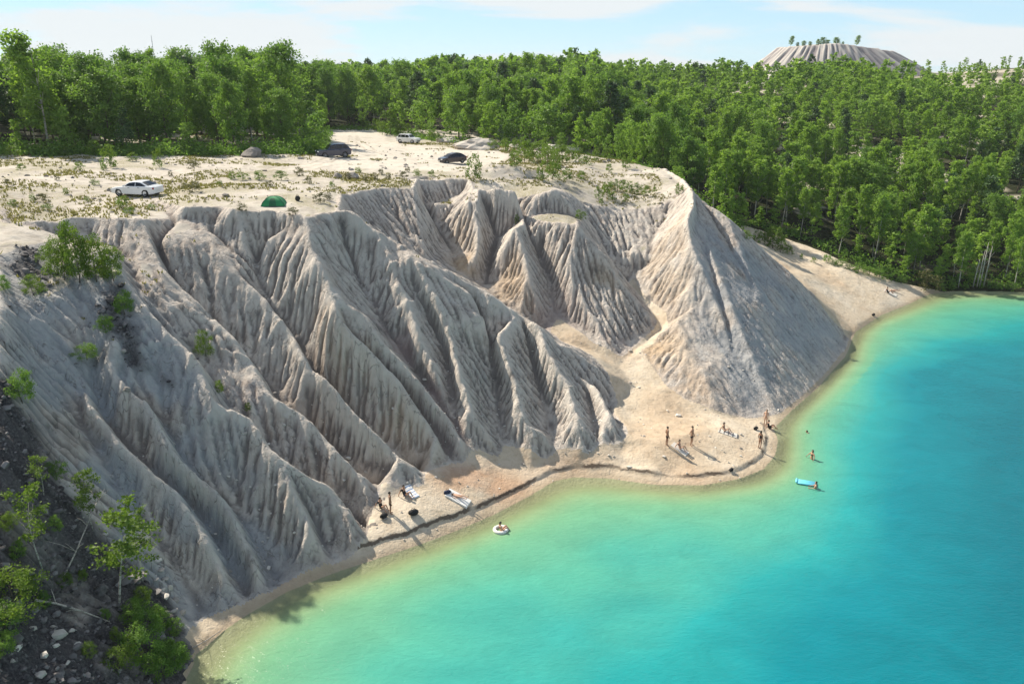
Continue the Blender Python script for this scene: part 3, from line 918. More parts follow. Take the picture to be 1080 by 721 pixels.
# ------------------------------------------------------------------ light and sky
SUN_EL, SUN_AZ = math.radians(42), math.radians(-50)      # azimuth from +Y towards +X
S_DIR = Vector((math.sin(SUN_AZ) * math.cos(SUN_EL), math.cos(SUN_AZ) * math.cos(SUN_EL), math.sin(SUN_EL)))
sd = bpy.data.lights.new('sun', 'SUN')
sd.energy, sd.angle, sd.color = 4.3, math.radians(.55), (1.0, .91, .77)
so = bpy.data.objects.new('sun', sd)
so.rotation_euler = (-S_DIR).to_track_quat('-Z', 'Y').to_euler()
so.location = (-60, 60, 90)
COL.objects.link(so)
world = bpy.data.worlds.new('World')
SC.world = world
world.use_nodes = True
wnt = world.node_tree
for n in list(wnt.nodes):
    wnt.nodes.remove(n)
t = NT(wnt)
wo = wnt.nodes.new('ShaderNodeOutputWorld')
bg = wnt.nodes.new('ShaderNodeBackground')
sky = wnt.nodes.new('ShaderNodeTexSky')
sky.sky_type = 'NISHITA'
sky.sun_disc = False
sky.sun_elevation = SUN_EL
sky.sun_rotation = SUN_AZ
sky.altitude = 200
sky.air_density, sky.dust_density, sky.ozone_density = 0.7, 0.05, 2.0
tc = wnt.nodes.new('ShaderNodeTexCoord')
mp = wnt.nodes.new('ShaderNodeMapping')
mp.inputs['Scale'].default_value = (1.3, 1.3, 9.0)
t.l(tc.outputs['Generated'], mp.inputs['Vector'])
c1 = t.noise(mp.outputs['Vector'], 2.2, 7, .58, .3)
cm = t.maprange(c1, .45, .58, 0, .9)
sx = wnt.nodes.new('ShaderNodeSeparateXYZ')
t.l(tc.outputs['Generated'], sx.inputs[0])
air = t.mix(t.maprange(sx.outputs['Z'], .06, .42), (2.35, 3.5, 4.2), (.50, .98, 1.75))
scol = t.mix(.82, sky.outputs['Color'], air)
scol = t.mix(cm, scol, (4.1, 4.25, 4.3))
t.l(scol, bg.inputs['Color'])
bg.inputs['Strength'].default_value = .115
t.l(bg.outputs[0], wo.inputs['Surface'])
SC.view_settings.view_transform = 'Standard'
SC.view_settings.look = 'None'
SC.view_settings.gamma = 1
SC.view_settings.exposure = 0.9
SC.render.engine = 'CYCLES'
SC.cycles.max_bounces = 6
SC.cycles.transparent_max_bounces = 12
SC.cycles.use_denoising = True
# ------------------------------------------------------------------ objects: small helpers
def tag(o, label, cat, group=None):
    o['label'] = label
    o['category'] = cat
    if group:
        o['group'] = group
    return o


def thing(name, label, cat, loc, rz=0.0, group=None):
    o = bpy.data.objects.new(name, None)
    o.empty_display_size = .3
    COL.objects.link(o)
    o.location = loc
    o.rotation_euler = (0, 0, rz)
    return tag(o, label, cat, group)


class MB:
    """Collects vertices and faces of one mesh."""

    def __init__(self):
        self.v, self.f = [], []

    def add(self, v, f):
        b = len(self.v)
        self.v += [tuple(map(float, p)) for p in v]
        self.f += [tuple(i + b for i in q) for q in f]
        return self

    def tube(self, pts, rad, sides=6, cap=True):
        pts = [Vector(p) for p in pts]
        vs, fs = [], []
        up = Vector((0, 0, 1))
        for i, p in enumerate(pts):
            d = (pts[min(i + 1, len(pts) - 1)] - pts[max(i - 1, 0)]).normalized()
            a = d.cross(up if abs(d.z) < .9 else Vector((1, 0, 0))).normalized()
            b = d.cross(a)
            for k in range(sides):
                t = 2 * math.pi * k / sides
                vs.append(p + (a * math.cos(t) + b * math.sin(t)) * rad[i])
        for i in range(len(pts) - 1):
            for k in range(sides):
                fs.append((i * sides + k, i * sides + (k + 1) % sides, (i + 1) * sides + (k + 1) % sides, (i + 1) * sides + k))
        if cap:
            fs.append(tuple(range(sides))[::-1])
            fs.append(tuple((len(pts) - 1) * sides + k for k in range(sides)))
        return self.add(vs, fs)

    def box(self, c, s, bev=0.0, rot=None):
        bm = bmesh.new()
        bmesh.ops.create_cube(bm, size=1.0)
        bmesh.ops.scale(bm, vec=Vector(s), verts=bm.verts)
        if bev:
            bmesh.ops.bevel(bm, geom=bm.edges[:], offset=bev, segments=2, affect='EDGES', profile=.6)
        if rot is not None:
            bmesh.ops.rotate(bm, cent=(0, 0, 0), matrix=rot, verts=bm.verts)
        bmesh.ops.translate(bm, vec=Vector(c), verts=bm.verts)
        bm.verts.index_update()
        self.add([v.co for v in bm.verts], [[v.index for v in f.verts] for f in bm.faces])
        bm.free()
        return self

    def ball(self, c, s, sub=2, noise=0.0, seed=0):
        bm = bmesh.new()
        bmesh.ops.create_icosphere(bm, subdivisions=sub, radius=1.0)
        r = random.Random(seed)
        ph = [r.uniform(0, 6.28) for _ in range(9)]
        for v in bm.verts:
            p = v.co.copy()
            k = 1 + noise * (math.sin(2.7 * p.x + ph[0]) * math.sin(3.1 * p.y + ph[1]) + .7 * math.sin(5.3 * p.z + ph[2] + 2 * p.x) + .5 * math.sin(7.7 * p.x + ph[3]) * math.sin(8.1 * p.y + ph[4] + 3 * p.z))
            v.co = Vector((p.x * s[0] * k + c[0], p.y * s[1] * k + c[1], p.z * s[2] * k + c[2]))
        bm.verts.index_update()
        self.add([v.co for v in bm.verts], [[v.index for v in f.verts] for f in bm.faces])
        bm.free()
        return self

    def lathe(self, prof, c=(0, 0, 0), axis='Z', n=18):
        vs, fs = [], []
        for r, h in prof:
            for k in range(n):
                t = 2 * math.pi * k / n
                p = (r * math.cos(t), r * math.sin(t), h)
                if axis == 'Y':
                    p = (p[0], p[2], p[1])
                vs.append((p[0] + c[0], p[1] + c[1], p[2] + c[2]))
        for i in range(len(prof) - 1):
            for k in range(n):
                fs.append((i * n + k, i * n + (k + 1) % n, (i + 1) * n + (k + 1) % n, (i + 1) * n + k))
        return self.add(vs, fs)

    def build(self, name, mat, parent=None, smooth=False, loc=None):
        me = bpy.data.meshes.new(name)
        me.from_pydata(self.v, [], self.f)
        me.update()
        if smooth:
            me.polygons.foreach_set('use_smooth', [True] * len(me.polygons))
        if mat is not None:
            me.materials.append(mat)
        o = bpy.data.objects.new(name, me)
        COL.objects.link(o)
        if parent is not None:
            o.parent = parent
        if loc is not None:
            o.location = loc
        return o


def dup_tree(root, loc, rz, scale=1.0):
    r = root.copy()
    COL.objects.link(r)
    r.location = loc
    r.rotation_euler = (0, 0, rz)
    r.scale = (scale, scale, scale) if isinstance(scale, (int, float)) else scale
    for ch in root.children:
        c = ch.copy()
        COL.objects.link(c)
        c.parent = r
    return r


# ------------------------------------------------------------------ foliage
def leaf_material(name, dark, light, trans=.35, hue_var=.5):
    m, nt, out = new_mat(name)
    t = NT(nt)
    tint = t.attr('tint').outputs['Fac']
    oi = nt.nodes.new('ShaderNodeObjectInfo')
    f = t.math('ADD', t.math('MULTIPLY', tint, .7), t.math('MULTIPLY', oi.outputs['Random'], hue_var * .6), clamp=True)
    col = t.mix(f, dark, light)
    b = t.bsdf(col, .6, None, .25)
    tr = nt.nodes.new('ShaderNodeBsdfTranslucent')
    t.l(t.mix(1.0, col, (1.0, 1.05, .55), 'MULTIPLY'), tr.inputs['Color'])
    mx = nt.nodes.new('ShaderNodeMixShader')
    mx.inputs[0].default_value = trans
    t.l(b.outputs[0], mx.inputs[1])
    t.l(tr.outputs[0], mx.inputs[2])
    t.l(mx.outputs[0], out.inputs['Surface'])
    return m


def leaf_cloud(cent, size, r, up=.35, out=None, tint=None):
    """One four-cornered leaf spray at every centre, turned at random."""
    n = len(cent)
    nor = r.normal(size=(n, 3))
    nor /= np.linalg.norm(nor, axis=1)[:, None]
    nor[:, 2] += up
    if out is not None:
        nor += out * .5
    nor /= np.linalg.norm(nor, axis=1)[:, None]
    a = np.cross(nor, r.normal(size=(n, 3)))
    a /= np.linalg.norm(a, axis=1)[:, None] + 1e-9
    b = np.cross(nor, a)
    s = size * r.uniform(.6, 1.35, n)[:, None]
    asp = r.uniform(.55, .9, n)[:, None]
    bend = nor * s * r.uniform(-.25, .25, n)[:, None]
    v = np.stack([cent + a * s, cent + b * s * asp + bend, cent - a * s, cent - b * s * asp + bend], 1)
    return v.reshape(-1, 3), np.arange(4 * n).reshape(-1, 4), (np.repeat(tint, 4) if tint is not None else None)


def leaf_mesh(name, v, f, tint, mat, parent=None):
    o = quick_mesh(name, v, f, mat, parent)
    at = o.data.attributes.new('tint', 'FLOAT', 'POINT')
    at.data.foreach_set('value', np.ascontiguousarray(tint, np.float32))
    return o


def crown_points(r, kind, nclump, per, spread):
    """Leaf places of a crown of a tree of height 1; kind gives the outline."""
    C = []
    lean = r.normal(size=2) * .03
    for k in range(nclump):
        if kind == 'birch':
            z = .26 + .72 * r.random() ** .85
            w = .135 * math.sin(math.pi * min(1, ((1.02 - z) / .78) ** .75 * .62)) ** .9 + .012
        elif kind == 'slim':
            z = .40 + .58 * r.random() ** .9
            w = .10 * math.sin(math.pi * ((1.02 - z) / .64) * .72) + .012
        elif kind == 'broad':
            z = .16 + .82 * r.random() ** .8
            w = .27 * math.sin(math.pi * min(1, (1.02 - z) / .88 * .80) ** .8) + .02
        elif kind == 'pine':
            z = .30 + .69 * r.random()
            w = .20 * (1.03 - z) / .7 + .015
        else:   # shrub
            z = .08 + .85 * r.random() ** .8
            w = .42 * math.sin(math.pi * min(1, (1.08 - z) / 1.0 * .72)) + .05
        th = r.random() * 6.283
        lob = 1 + .28 * math.sin(2 * th + k * .0 + lean[0] * 90) + .18 * math.sin(3 * th + z * 9)
        rr = w * lob * (.35 + .65 * r.random() ** .5)
        C.append((rr * math.cos(th) + lean[0] * z, rr * math.sin(th) + lean[1] * z, z))
    if kind in ('birch', 'slim', 'broad', 'sapling'):
        # sprays sit along limbs that sweep up and out from the stem
        C = []
        nb = nclump // 3
        z_lo, wmax, rise = dict(birch=(.20, .17, 1.0), slim=(.30, .125, 1.15), broad=(.12, .27, .75), sapling=(.30, .20, .9))[kind]
        for k in range(nb):
            z = z_lo + (.93 - z_lo) * ((k + r.random()) / nb) ** .92
            q_ = (z - z_lo) / (1 - z_lo)
            w = wmax * (math.sin(math.pi * min(1, .22 + .75 * q_)) ** .7) * r.uniform(.55, 1.15)
            th = 2.4 * k + r.normal() * .5
            for s in (.45, .75, 1.0):
                rr_ = w * s
                C.append((rr_ * math.cos(th) + lean[0] * z, rr_ * math.sin(th) + lean[1] * z, min(.985, z + rr_ * rise * (1 - .35 * s))))
        nclump = len(C)
    C = np.array(C)
    n = r.integers(int(per * .5), int(per * 1.5), nclump)
    ctr = np.repeat(C, n, 0)
    off = r.normal(size=ctr.shape) * spread
    off[:, 2] *= .75
    pts = ctr + off
    tint = np.clip(np.repeat(r.uniform(.1, .9, nclump), n) + r.normal(size=len(pts)) * .12, 0, 1)
    out = pts - np.array([0, 0, .45])
    out /= np.linalg.norm(out, axis=1)[:, None] + 1e-6
    pts[:, 2] = np.clip(pts[:, 2], .03, None)
    return pts, tint, out


LEAF_BIRCH = leaf_material('birch_leaves', (.110, .220, .034), (.310, .460, .078), .5)
LEAF_BROAD = leaf_material('broad_leaves', (.080, .180, .036), (.240, .375, .070), .48)
LEAF_PINE = leaf_material('pine_needles', (.042, .095, .034), (.105, .175, .060), .3)
LEAF_SHRUB = leaf_material('shrub_leaves', (.075, .140, .020), (.190, .280, .045), .45)


def bark_material(name, a, b, scale):
    m, nt, out = new_mat(name)
    t = NT(nt)
    n = t.noise(t.coords((1, 1, 3.0)), scale, 5, .7)
    bs = t.bsdf(t.ramp(n, [(.38, a), (.52, b)]), .85, t.bump(n, .4, .02), .2)
    t.l(bs.outputs[0], out.inputs['Surface'])
    return m


BARK_BIRCH = bark_material('birch_bark', (.10, .09, .08), (.48, .45, .40), 5.0)
BARK_DARK = bark_material('dark_bark', (.045, .036, .028), (.13, .105, .08), 6.0)
BARK_PALE = bark_material('dead_wood', (.22, .20, .17), (.46, .42, .37), 6.0)


def make_tree(name, kind, seed, leafmat, bark, nclump, per, leaf, spread, tr=.011):
    r = np.random.default_rng(seed)
    root = bpy.data.objects.new(name, None)
    COL.objects.link(root)
    pts, tint, out = crown_points(r, kind, nclump, per, spread)
    v, f, tt = leaf_cloud(pts, leaf, r, .35, out, tint)
    leaf_mesh('crown', v, f, tt, leafmat, root)
    mb = MB()
    bx, by = r.normal(size=2) * .02
    top = .93 if kind in ('birch', 'slim', 'pine') else .72
    zz = np.linspace(0, top, 7)
    path = [(bx * math.sin(z * 4), by * math.sin(z * 3.2), z - .02) for z in zz]
    mb.tube(path, [tr * (1.15 - z / top) + .0012 for z in zz], 6)
    for k in range(9 if kind != 'slim' else 5):
        z = r.uniform(.22, .72) * top + .05
        th = r.random() * 6.283
        L = r.uniform(.07, .17) * (1.5 if kind == 'broad' else 1)
        p0 = Vector((bx * math.sin(z * 4), by * math.sin(z * 3.2), z))
        p1 = p0 + Vector((math.cos(th) * L * .6, math.sin(th) * L * .6, L * .55))
        p2 = p1 + Vector((math.cos(th) * L * .5, math.sin(th) * L * .5, L * .6))
        mb.tube([p0, p1, p2], [tr * .35, tr * .22, tr * .08], 4)
    mb.build('trunk', bark, root, smooth=True)
    return root


# ------------------------------------------------------------------ where the trees stand
F_EDGE = [np.array([-260, 100.]), P(-120, 166, 20.5)[:2], P(0, 165, 20.4)[:2], P(90, 163, 20.2)[:2], P(170, 164, 20)[:2], P(250, 163, 19.6)[:2], P(335, 163, 19)[:2], P(344, 150, 18.4)[:2], P(346, 137, 17.6)[:2], P(398, 139, 17.2)[:2], P(412, 143, 17.1)[:2],
          P(470, 149, 17)[:2], P(530, 154, 17)[:2], P(600, 158, 17)[:2], P(645, 163, 17)[:2], np.array([24, 122.]), np.array([30, 112.])] + [P(*q)[:2] + np.array([.8, 1.2]) for q in EDGE_PX[:4]] + [P(960, 304, .6)[:2] + np.array([0, 1.5]), P(1000, 302, .5)[:2], P(1040, 302, .5)[:2], P(1085, 303, .5)[:2], np.array([120, 118.]), np.array([320, 104.])]
FE = np.array(F_EDGE)


def in_forest(x, y):
    """Beyond the forest edge (an open line that runs from far left to far right)."""
    poly = np.concatenate([FE, [[900, 120], [900, 2500], [-900, 2500], [-900, 100]]])
    ins = np.zeros(np.shape(x), bool)
    for a, b in zip(poly, np.roll(poly, -1, 0)):
        c = ((a[1] > y) != (b[1] > y)) & (x < (b[0] - a[0]) * (y - a[1]) / (b[1] - a[1] + 1e-12) + a[0])
        ins ^= c
    return ins


def edge_dist(x, y):
    best = np.full(np.shape(x), 1e9)
    for A, B in zip(FE[:-1], FE[1:]):
        d = B - A
        s = np.clip(((x - A[0]) * d[0] + (y - A[1]) * d[1]) / (d @ d), 0, 1)
        best = np.minimum(best, np.hypot(x - A[0] - s * d[0], y - A[1] - s * d[1]))
    return best


def project(x, y, z):
    dz = z - CAM_H
    dep = y * CP - dz * SP
    return 540 + FPX * x / dep, 360.5 - FPX * (dz * CP + y * SP) / dep, dep


def scatter(n, x0, x1, y0, y1, dmin, seed):
    r = np.random.default_rng(seed)
    q = np.stack([r.uniform(x0, x1, n), r.uniform(y0, y1, n)], 1)
    cell, out = {}, []
    dm = dmin if callable(dmin) else (lambda p: dmin)
    for p in q:
        d = dm(p)
        k = (int(p[0] // 8), int(p[1] // 8))
        ok = True
        for i in (-1, 0, 1):
            for j in (-1, 0, 1):
                for o in cell.get((k[0] + i, k[1] + j), ()):
                    if (o[0] - p[0]) ** 2 + (o[1] - p[1]) ** 2 < d * d:
                        ok = False
                        break
        if ok:
            cell.setdefault(k, []).append(p)
            out.append(p)
    return np.array(out)


def spacing(p):
    x, y = p
    if x < -14 and y < 260:
        return 4.3
    return 2.15 + max(0, (y - 170)) * .011


cand = np.concatenate([scatter(26000, -190, 300, 98, 430, spacing, 5), scatter(2600, -420, 420, 430, 900, 9.0, 6)])
cx, cy = cand[:, 0], cand[:, 1]
keep_ = in_forest(cx, cy)
cand = cand[keep_]
cx, cy = cand[:, 0], cand[:, 1]
cz = ground(cx, cy)
ed = edge_dist(cx, cy)
rr = np.random.default_rng(11)
nzt = fbm(cx / 22, cy / 22, 3, 601)
left_zone = cx < -28 + .0 * cy
left_zone &= (cy < 200)
mid_zone = (~left_zone) & (cx < 30)
hgt = np.where(left_zone, rr.uniform(10.5, 16.5, len(cx)), np.where(mid_zone, rr.uniform(9, 14.5, len(cx)), rr.uniform(4.8, 10.6, len(cx))))
hgt = hgt * (1 + .30 * nzt)
hgt = np.where(mid_zone & (ed < 12), hgt * .68, hgt)
hgt = np.where(left_zone & (ed < 6), hgt * .72, hgt)
hgt = np.where(ed < 3, hgt * rr.uniform(.45, .9, len(cx)), hgt)
hgt = np.where((cy > 300) & (cx > 100), hgt * .62, hgt)
hgt = np.where((cy > 225) & (cy <= 300) & (cx > 125), hgt * .72, hgt)
hgt = np.where((cy > 200) & (cx < 30), np.maximum(hgt, 10) * 1.0, hgt)
# gaps in the wood: pale clearings on the hill
clear = (fbm(cx / 13 + 5, cy / 9, 3, 402) > .20) & (cx > 50) & (cy > 145)
sandy_top = (cx > 120) & (cy > 290) & (rr.random(len(cx)) < .78)
px_, py_, dep_ = project(cx, cy, cz + hgt * .6)
inview = (px_ > -110) & (px_ < 1190)
ok = ~clear & ~sandy_top & inview
cx, cy, cz, hgt, ed, px_, py_, dep_, left_zone, mid_zone = [a[ok] for a in (cx, cy, cz, hgt, ed, px_, py_, dep_, left_zone, mid_zone)]
kindr = rr.random(len(cx))
# 0 birch, 1 slim birch, 2 broadleaf, 3 pine
kind = np.where(left_zone, np.where(kindr < .72, 2, np.where(kindr < .9, 0, 3)), np.where(mid_zone, np.where(kindr < .5, 0, np.where(kindr < .84, 2, 3)), np.where(kindr < .40, 0, np.where(kindr < .84, 1, np.where(kindr < .93, 2, 3)))))
kind = np.where((ed < 9) & ~left_zone & ~mid_zone & (kind > 1), 1, kind)
size_px = hgt / dep_
names = {0: 'birch_tree', 1: 'birch_tree', 2: 'broadleaf_tree', 3: 'pine_tree'}
PROTO = {0: [], 1: [], 2: [], 3: []}


def tree_label(k, i):
    x, y, e = cx[i], cy[i], ed[i]
    side = 'left' if left_zone[i] else ('mid' if mid_zone[i] else 'hill')
    front = e < 7
    if k in (0, 1):
        shape = 'bushy' if k == 0 else 'slender'
        if side == 'left':
            return (f'{shape} light green birch at the edge of the dark wood behind the white car' if front else f'{shape} light green birch inside the dark wood behind the white car'), 'birches of the wood behind the white car'
        if side == 'mid':
            return (f'{shape} green birch along the back edge of the sandy car park' if front else f'{shape} green birch in the wood rising behind the car park'), 'birches behind the sandy car park'
        if x > 58 and front:
            return f'{shape} birch on the bank at the edge of the turquoise water', 'birches along the far lake bank'
        return (f'{shape} birch in the front row above the sand slope behind the pale pyramid' if front else f'{shape} green birch within the wood on the hillside across the lake'), ('birches above the sand slope' if front else 'birches on the hillside')
    if k == 2:
        if side == 'left':
            return ('full dark broadleaf tree in the front of the wood behind the white car' if e < 9 else 'tall dark broadleaf tree deep in the wood behind the white car'), 'broadleaf trees behind the white car'
        if side == 'mid':
            return ('rounded green broadleaf tree at the edge of the sandy car park' if front else 'rounded green broadleaf tree on the rise behind the car park'), 'broadleaf trees behind the car park'
        return 'rounded broadleaf tree among birches on the hillside across the lake', 'broadleaf trees on the hillside'
    if side == 'left':
        return 'dark pointed pine standing in the wood behind the white car', 'pines behind the white car'
    if side == 'mid':
        return 'dark pointed pine in the wood behind the sandy car park', 'pines behind the car park'
    return 'dark pointed pine among birches on the hillside across the lake', 'pines on the hillside'


for k, (nm, kd, mat, bark, ncl, per, leaf, spr, tr) in {
        0: ('birch_tree', 'birch', LEAF_BIRCH, BARK_BIRCH, 111, 34, .0142, .026, .0075),
        1: ('birch_tree', 'slim', LEAF_BIRCH, BARK_BIRCH, 90, 30, .0140, .023, .0075),
        2: ('broadleaf_tree', 'broad', LEAF_BROAD, BARK_DARK, 180, 40, .0130, .032, .013),
        3: ('pine_tree', 'pine', LEAF_PINE, BARK_DARK, 56, 30, .020, .028, .010)}.items():
    for s in range(4):
        PROTO[k].append((nm, kd, 40 * k + s, mat, bark, ncl, per, leaf, spr, tr))
LIMIT = {'birch_tree': 290, 'broadleaf_tree': 150, 'pine_tree': 60}
order = np.argsort(-size_px)
count = {n: 0 for n in LIMIT}
single = np.zeros(len(cx), bool)
built = {}
for i in order:
    k = int(kind[i])
    nm = names[k]
    if count[nm] >= LIMIT[nm] or not (-60 < px_[i] < 1140):
        continue
    count[nm] += 1
    single[i] = True
    var = int(rr.integers(0, 4))
    loc = (cx[i], cy[i], cz[i] - .08)
    rz = rr.uniform(0, 6.283)
    wid = rr.uniform(.72, 1.15)
    sc = (hgt[i] * wid, hgt[i] * wid, hgt[i])
    if (k, var) not in built:
        root = make_tree(*PROTO[k][var])
        built[(k, var)] = root
        root.location, root.rotation_euler, root.scale = loc, (0, 0, rz), sc
    else:
        root = dup_tree(built[(k, var)], loc, rz, sc)
    lb, grp = tree_label(k, i)
    tag(root, lb, {'birch_tree': 'birch', 'broadleaf_tree': 'tree', 'pine_tree': 'pine'}[nm], grp)

# the rest of the wood, which reads as one mass
rest = np.where(~single)[0]
print('trees single', int(single.sum()), 'rest', len(rest), count)
for k, mat, kd, nm in ((0, LEAF_BIRCH, 'birch', 'birch_woods'), (2, LEAF_BROAD, 'broad', 'broadleaf_woods'), (3, LEAF_PINE, 'pine', 'pine_woods')):
    sel = rest[(kind[rest] == k) | ((kind[rest] == 1) & (k == 0))]
    lods = []
    for far in (0, 1):
        vs = []
        for s in range(3):
            r = np.random.default_rng(900 + 10 * k + s)
            pts, tint, out = crown_points(r, kd, (54, 33)[far], (15, 9)[far], .030)
            if kd == 'broad':
                pts, tint, out = crown_points(r, kd, (66, 39)[far], (14, 9)[far], .038)
            vs.append(leaf_cloud(pts, (.026, .041)[far], r, .35, out, tint))
        lods.append(vs)
    V, Fc, T, base = [], [], [], 0
    for i in sel:
        v, f, tt = lods[int(dep_[i] > 230)][int(rr.integers(0, 3))]
        a = rr.uniform(0, 6.283)
        ca, sa = math.cos(a), math.sin(a)
        w = hgt[i] * rr.uniform(.75, 1.3)
        q = np.stack([(v[:, 0] * ca - v[:, 1] * sa) * w + cx[i], (v[:, 0] * sa + v[:, 1] * ca) * w + cy[i], v[:, 2] * hgt[i] + cz[i]], 1)
        V.append(q)
        patch = .35 * float(fbm(np.array([cx[i] / 30]), np.array([cy[i] / 30]), 2, 777)[0])
        Fc.append(f + base)
        T.append(np.clip(tt * .75 + rr.uniform(-.1, .5) + patch, 0, 1))
        base += len(v)
    o = leaf_mesh(nm, np.concatenate(V), np.concatenate(Fc), np.concatenate(T), mat)
    o['kind'] = 'stuff'
    print(nm, len(sel), base // 4)
# ------------------------------------------------------------------ shrubs, saplings, grass, stones
r5 = np.random.default_rng(55)
SHRUBS = []
for s in range(5):
    SHRUBS.append(('shrub', 'shrub', 700 + s, LEAF_SHRUB, BARK_DARK, 34, 30, .034, .070, .018))
FINE = [('shrub', 'shrub', 720 + s, LEAF_SHRUB, BARK_DARK, 60, 60, .020, .060, .016) for s in range(3)]
built_s = {}


def shrub_at(px, py, hpx, label, group, wide=1.0, mat=None, kindv=None):
    c = hit(px, py)
    fine = c[1] < 62 and c[0] < -12
    dep = project(*c)[2]
    h = hpx * dep / FPX * 1.06
    var = int(r5.integers(0, 3 if fine else 5)) if kindv is None else kindv
    key = (fine, var, mat.name if mat else '')
    loc = (c[0], c[1], c[2] - .04)
    sc = (h * wide, h * wide, h)
    if key not in built_s:
        a = list((FINE if fine else SHRUBS)[var])
        if mat:
            a[3] = mat
        root = make_tree(*a)
        built_s[key] = root
        root.location, root.rotation_euler, root.scale = loc, (0, 0, r5.uniform(0, 6.28)), sc
    else:
        root = dup_tree(built_s[key], loc, r5.uniform(0, 6.28), sc)
    root.name = 'shrub'
    return tag(root, label, 'shrub', group)


LEAF_OLIVE = leaf_material('olive_leaves', (.060, .066, .020), (.150, .150, .050), .3)
for q in [(60, 160, 14), (75, 160, 18), (88, 161, 20), (100, 164, 16), (45, 162, 12), (30, 163, 12), (12, 166, 12), (140, 170, 9), (68, 165, 12), (53, 163, 15)]:
    shrub_at(*q, 'leafy green shrub in the thicket at the foot of the dark wood', 'shrubs along the foot of the dark wood', r5.uniform(.8, 1.3))
shrub_at(117, 177, 24, 'tallest bright green shrub standing alone behind the white car', 'lone plateau shrubs', .62)
shrub_at(168, 177, 20, 'slim yellow-green shrub on the sand behind the boot of the white car', None, .5)
for q in [(84, 180, 9), (110, 180, 7), (205, 178, 9), (35, 212, 8), (46, 213, 9), (14, 217, 7), (92, 213, 6), (130, 219, 12), (137, 226, 8), (255, 222, 8), (22, 180, 7), (60, 190, 6), (8, 196, 7), (70, 205, 7), (180, 186, 6), (160, 221, 6), (100, 195, 6), (50, 222, 7)]:
    shrub_at(*q, 'small low shrub on the bare sand around the white car', 'small shrubs around the white car', r5.uniform(.9, 1.6), LEAF_OLIVE if r5.random() < .5 else None)
shrub_at(203, 203, 12, 'wide olive shrub on the sand between white car and green tent', None, 1.5, LEAF_OLIVE)
for q in [(245, 189, 8), (256, 190, 9), (274, 190, 10), (297, 190, 10), (316, 186, 10), (326, 194, 8), (232, 196, 6), (285, 196, 6), (350, 198, 7), (368, 190, 8), (385, 192, 7), (395, 190, 8), (410, 190, 7), (425, 189, 8), (440, 186, 8), (455, 186, 7), (378, 182, 6), (402, 184, 6), (430, 182, 6)]:
    shrub_at(*q, 'small low shrub in the scrubby strip between green tent and car park', 'small shrubs between tent and car park', r5.uniform(.9, 1.5), LEAF_OLIVE if r5.random() < .6 else None)
for q in [(338, 214, 11), (346, 211, 8), (309, 227, 9)]:
    shrub_at(*q, 'small olive shrub on the cliff rim right of the green tent', 'shrubs on the rim by the tent', 1.2, LEAF_OLIVE)
shrub_at(501, 189, 26, 'upright bright green shrub beside the pale dome of sand', None, .6)
for q in [(543, 176, 17), (553, 172, 22), (562, 170, 18), (570, 172, 22), (578, 176, 24), (586, 178, 20), (593, 172, 18), (601, 170, 16), (610, 172, 16), (570, 190, 16), (598, 190, 12), (583, 190, 18), (618, 176, 14), (629, 170, 13), (545, 160, 14), (556, 160, 12), (575, 160, 14), (590, 160, 12), (604, 160, 14), (616, 162, 12), (640, 168, 12), (652, 168, 14), (660, 178, 14), (642, 182, 9), (613, 189, 9)]:
    shrub_at(*q, 'young green shrub in the thicket on the headland behind the sand dome', 'shrubs on the headland', r5.uniform(.6, 1.1))
for q in [(631, 210, 13), (640, 206, 14), (648, 201, 12), (656, 203, 13), (664, 203, 12), (672, 205, 12), (681, 207, 11), (646, 212, 10), (660, 213, 9), (634, 216, 7), (690, 204, 7)]:
    shrub_at(*q, 'bright green shrub in the thicket on the cliff rim above the recess', 'shrubs on the rim above the recess', r5.uniform(.6, .9))
shrub_at(716, 206, 13, 'yellow-green shrub near the top of the pale pyramid', None, .8)
shrub_at(612, 232, 11, 'dark green tuft on the wall behind the flat-topped buttress', None, 1.0)
shrub_at(545, 236, 10, 'tiny green sapling on the flat-topped buttress', None, .5)
for q in [(397, 138, 12), (412, 142, 24), (422, 143, 14), (431, 143, 12), (455, 149, 10), (462, 150, 9), (405, 140, 12), (494, 150, 9), (446, 142, 12), (520, 158, 12), (533, 160, 14), (385, 136, 10)]:
    shrub_at(*q, 'green shrub at the back of the car park near the white off-roader', 'shrubs at the back of the car park', r5.uniform(.6, 1.1))
for q in [(788, 252, 9), (798, 255, 12), (806, 258, 16), (815, 262, 22), (823, 266, 14), (832, 268, 9), (812, 254, 12), (845, 273, 6), (858, 277, 6)]:
    shrub_at(*q, 'yellow-green shrub on the sand slope behind the pale pyramid', 'shrubs on the sand slope', r5.uniform(.6, 1.1))
for q in [(872, 276, 8), (888, 281, 8), (905, 287, 10), (916, 290, 9), (927, 293, 10), (938, 296, 7), (950, 299, 8), (896, 284, 6), (880, 279, 6)]:
    shrub_at(*q, 'low dark shrub along the upper edge of the sand slope below the birches', 'shrubs under the birches', r5.uniform(1.0, 1.6), LEAF_BROAD)
shrub_at(976, 305, 19, 'round olive bush where the sand slope meets the water', None, 1.3, LEAF_OLIVE)
for q in [(990, 306, 9), (1003, 305, 7), (1018, 305, 6), (1048, 305, 8), (1066, 306, 9)]:
    shrub_at(*q, 'low shrub on the far bank at the water under the birches', 'shrubs on the far bank', 1.4, LEAF_BROAD)
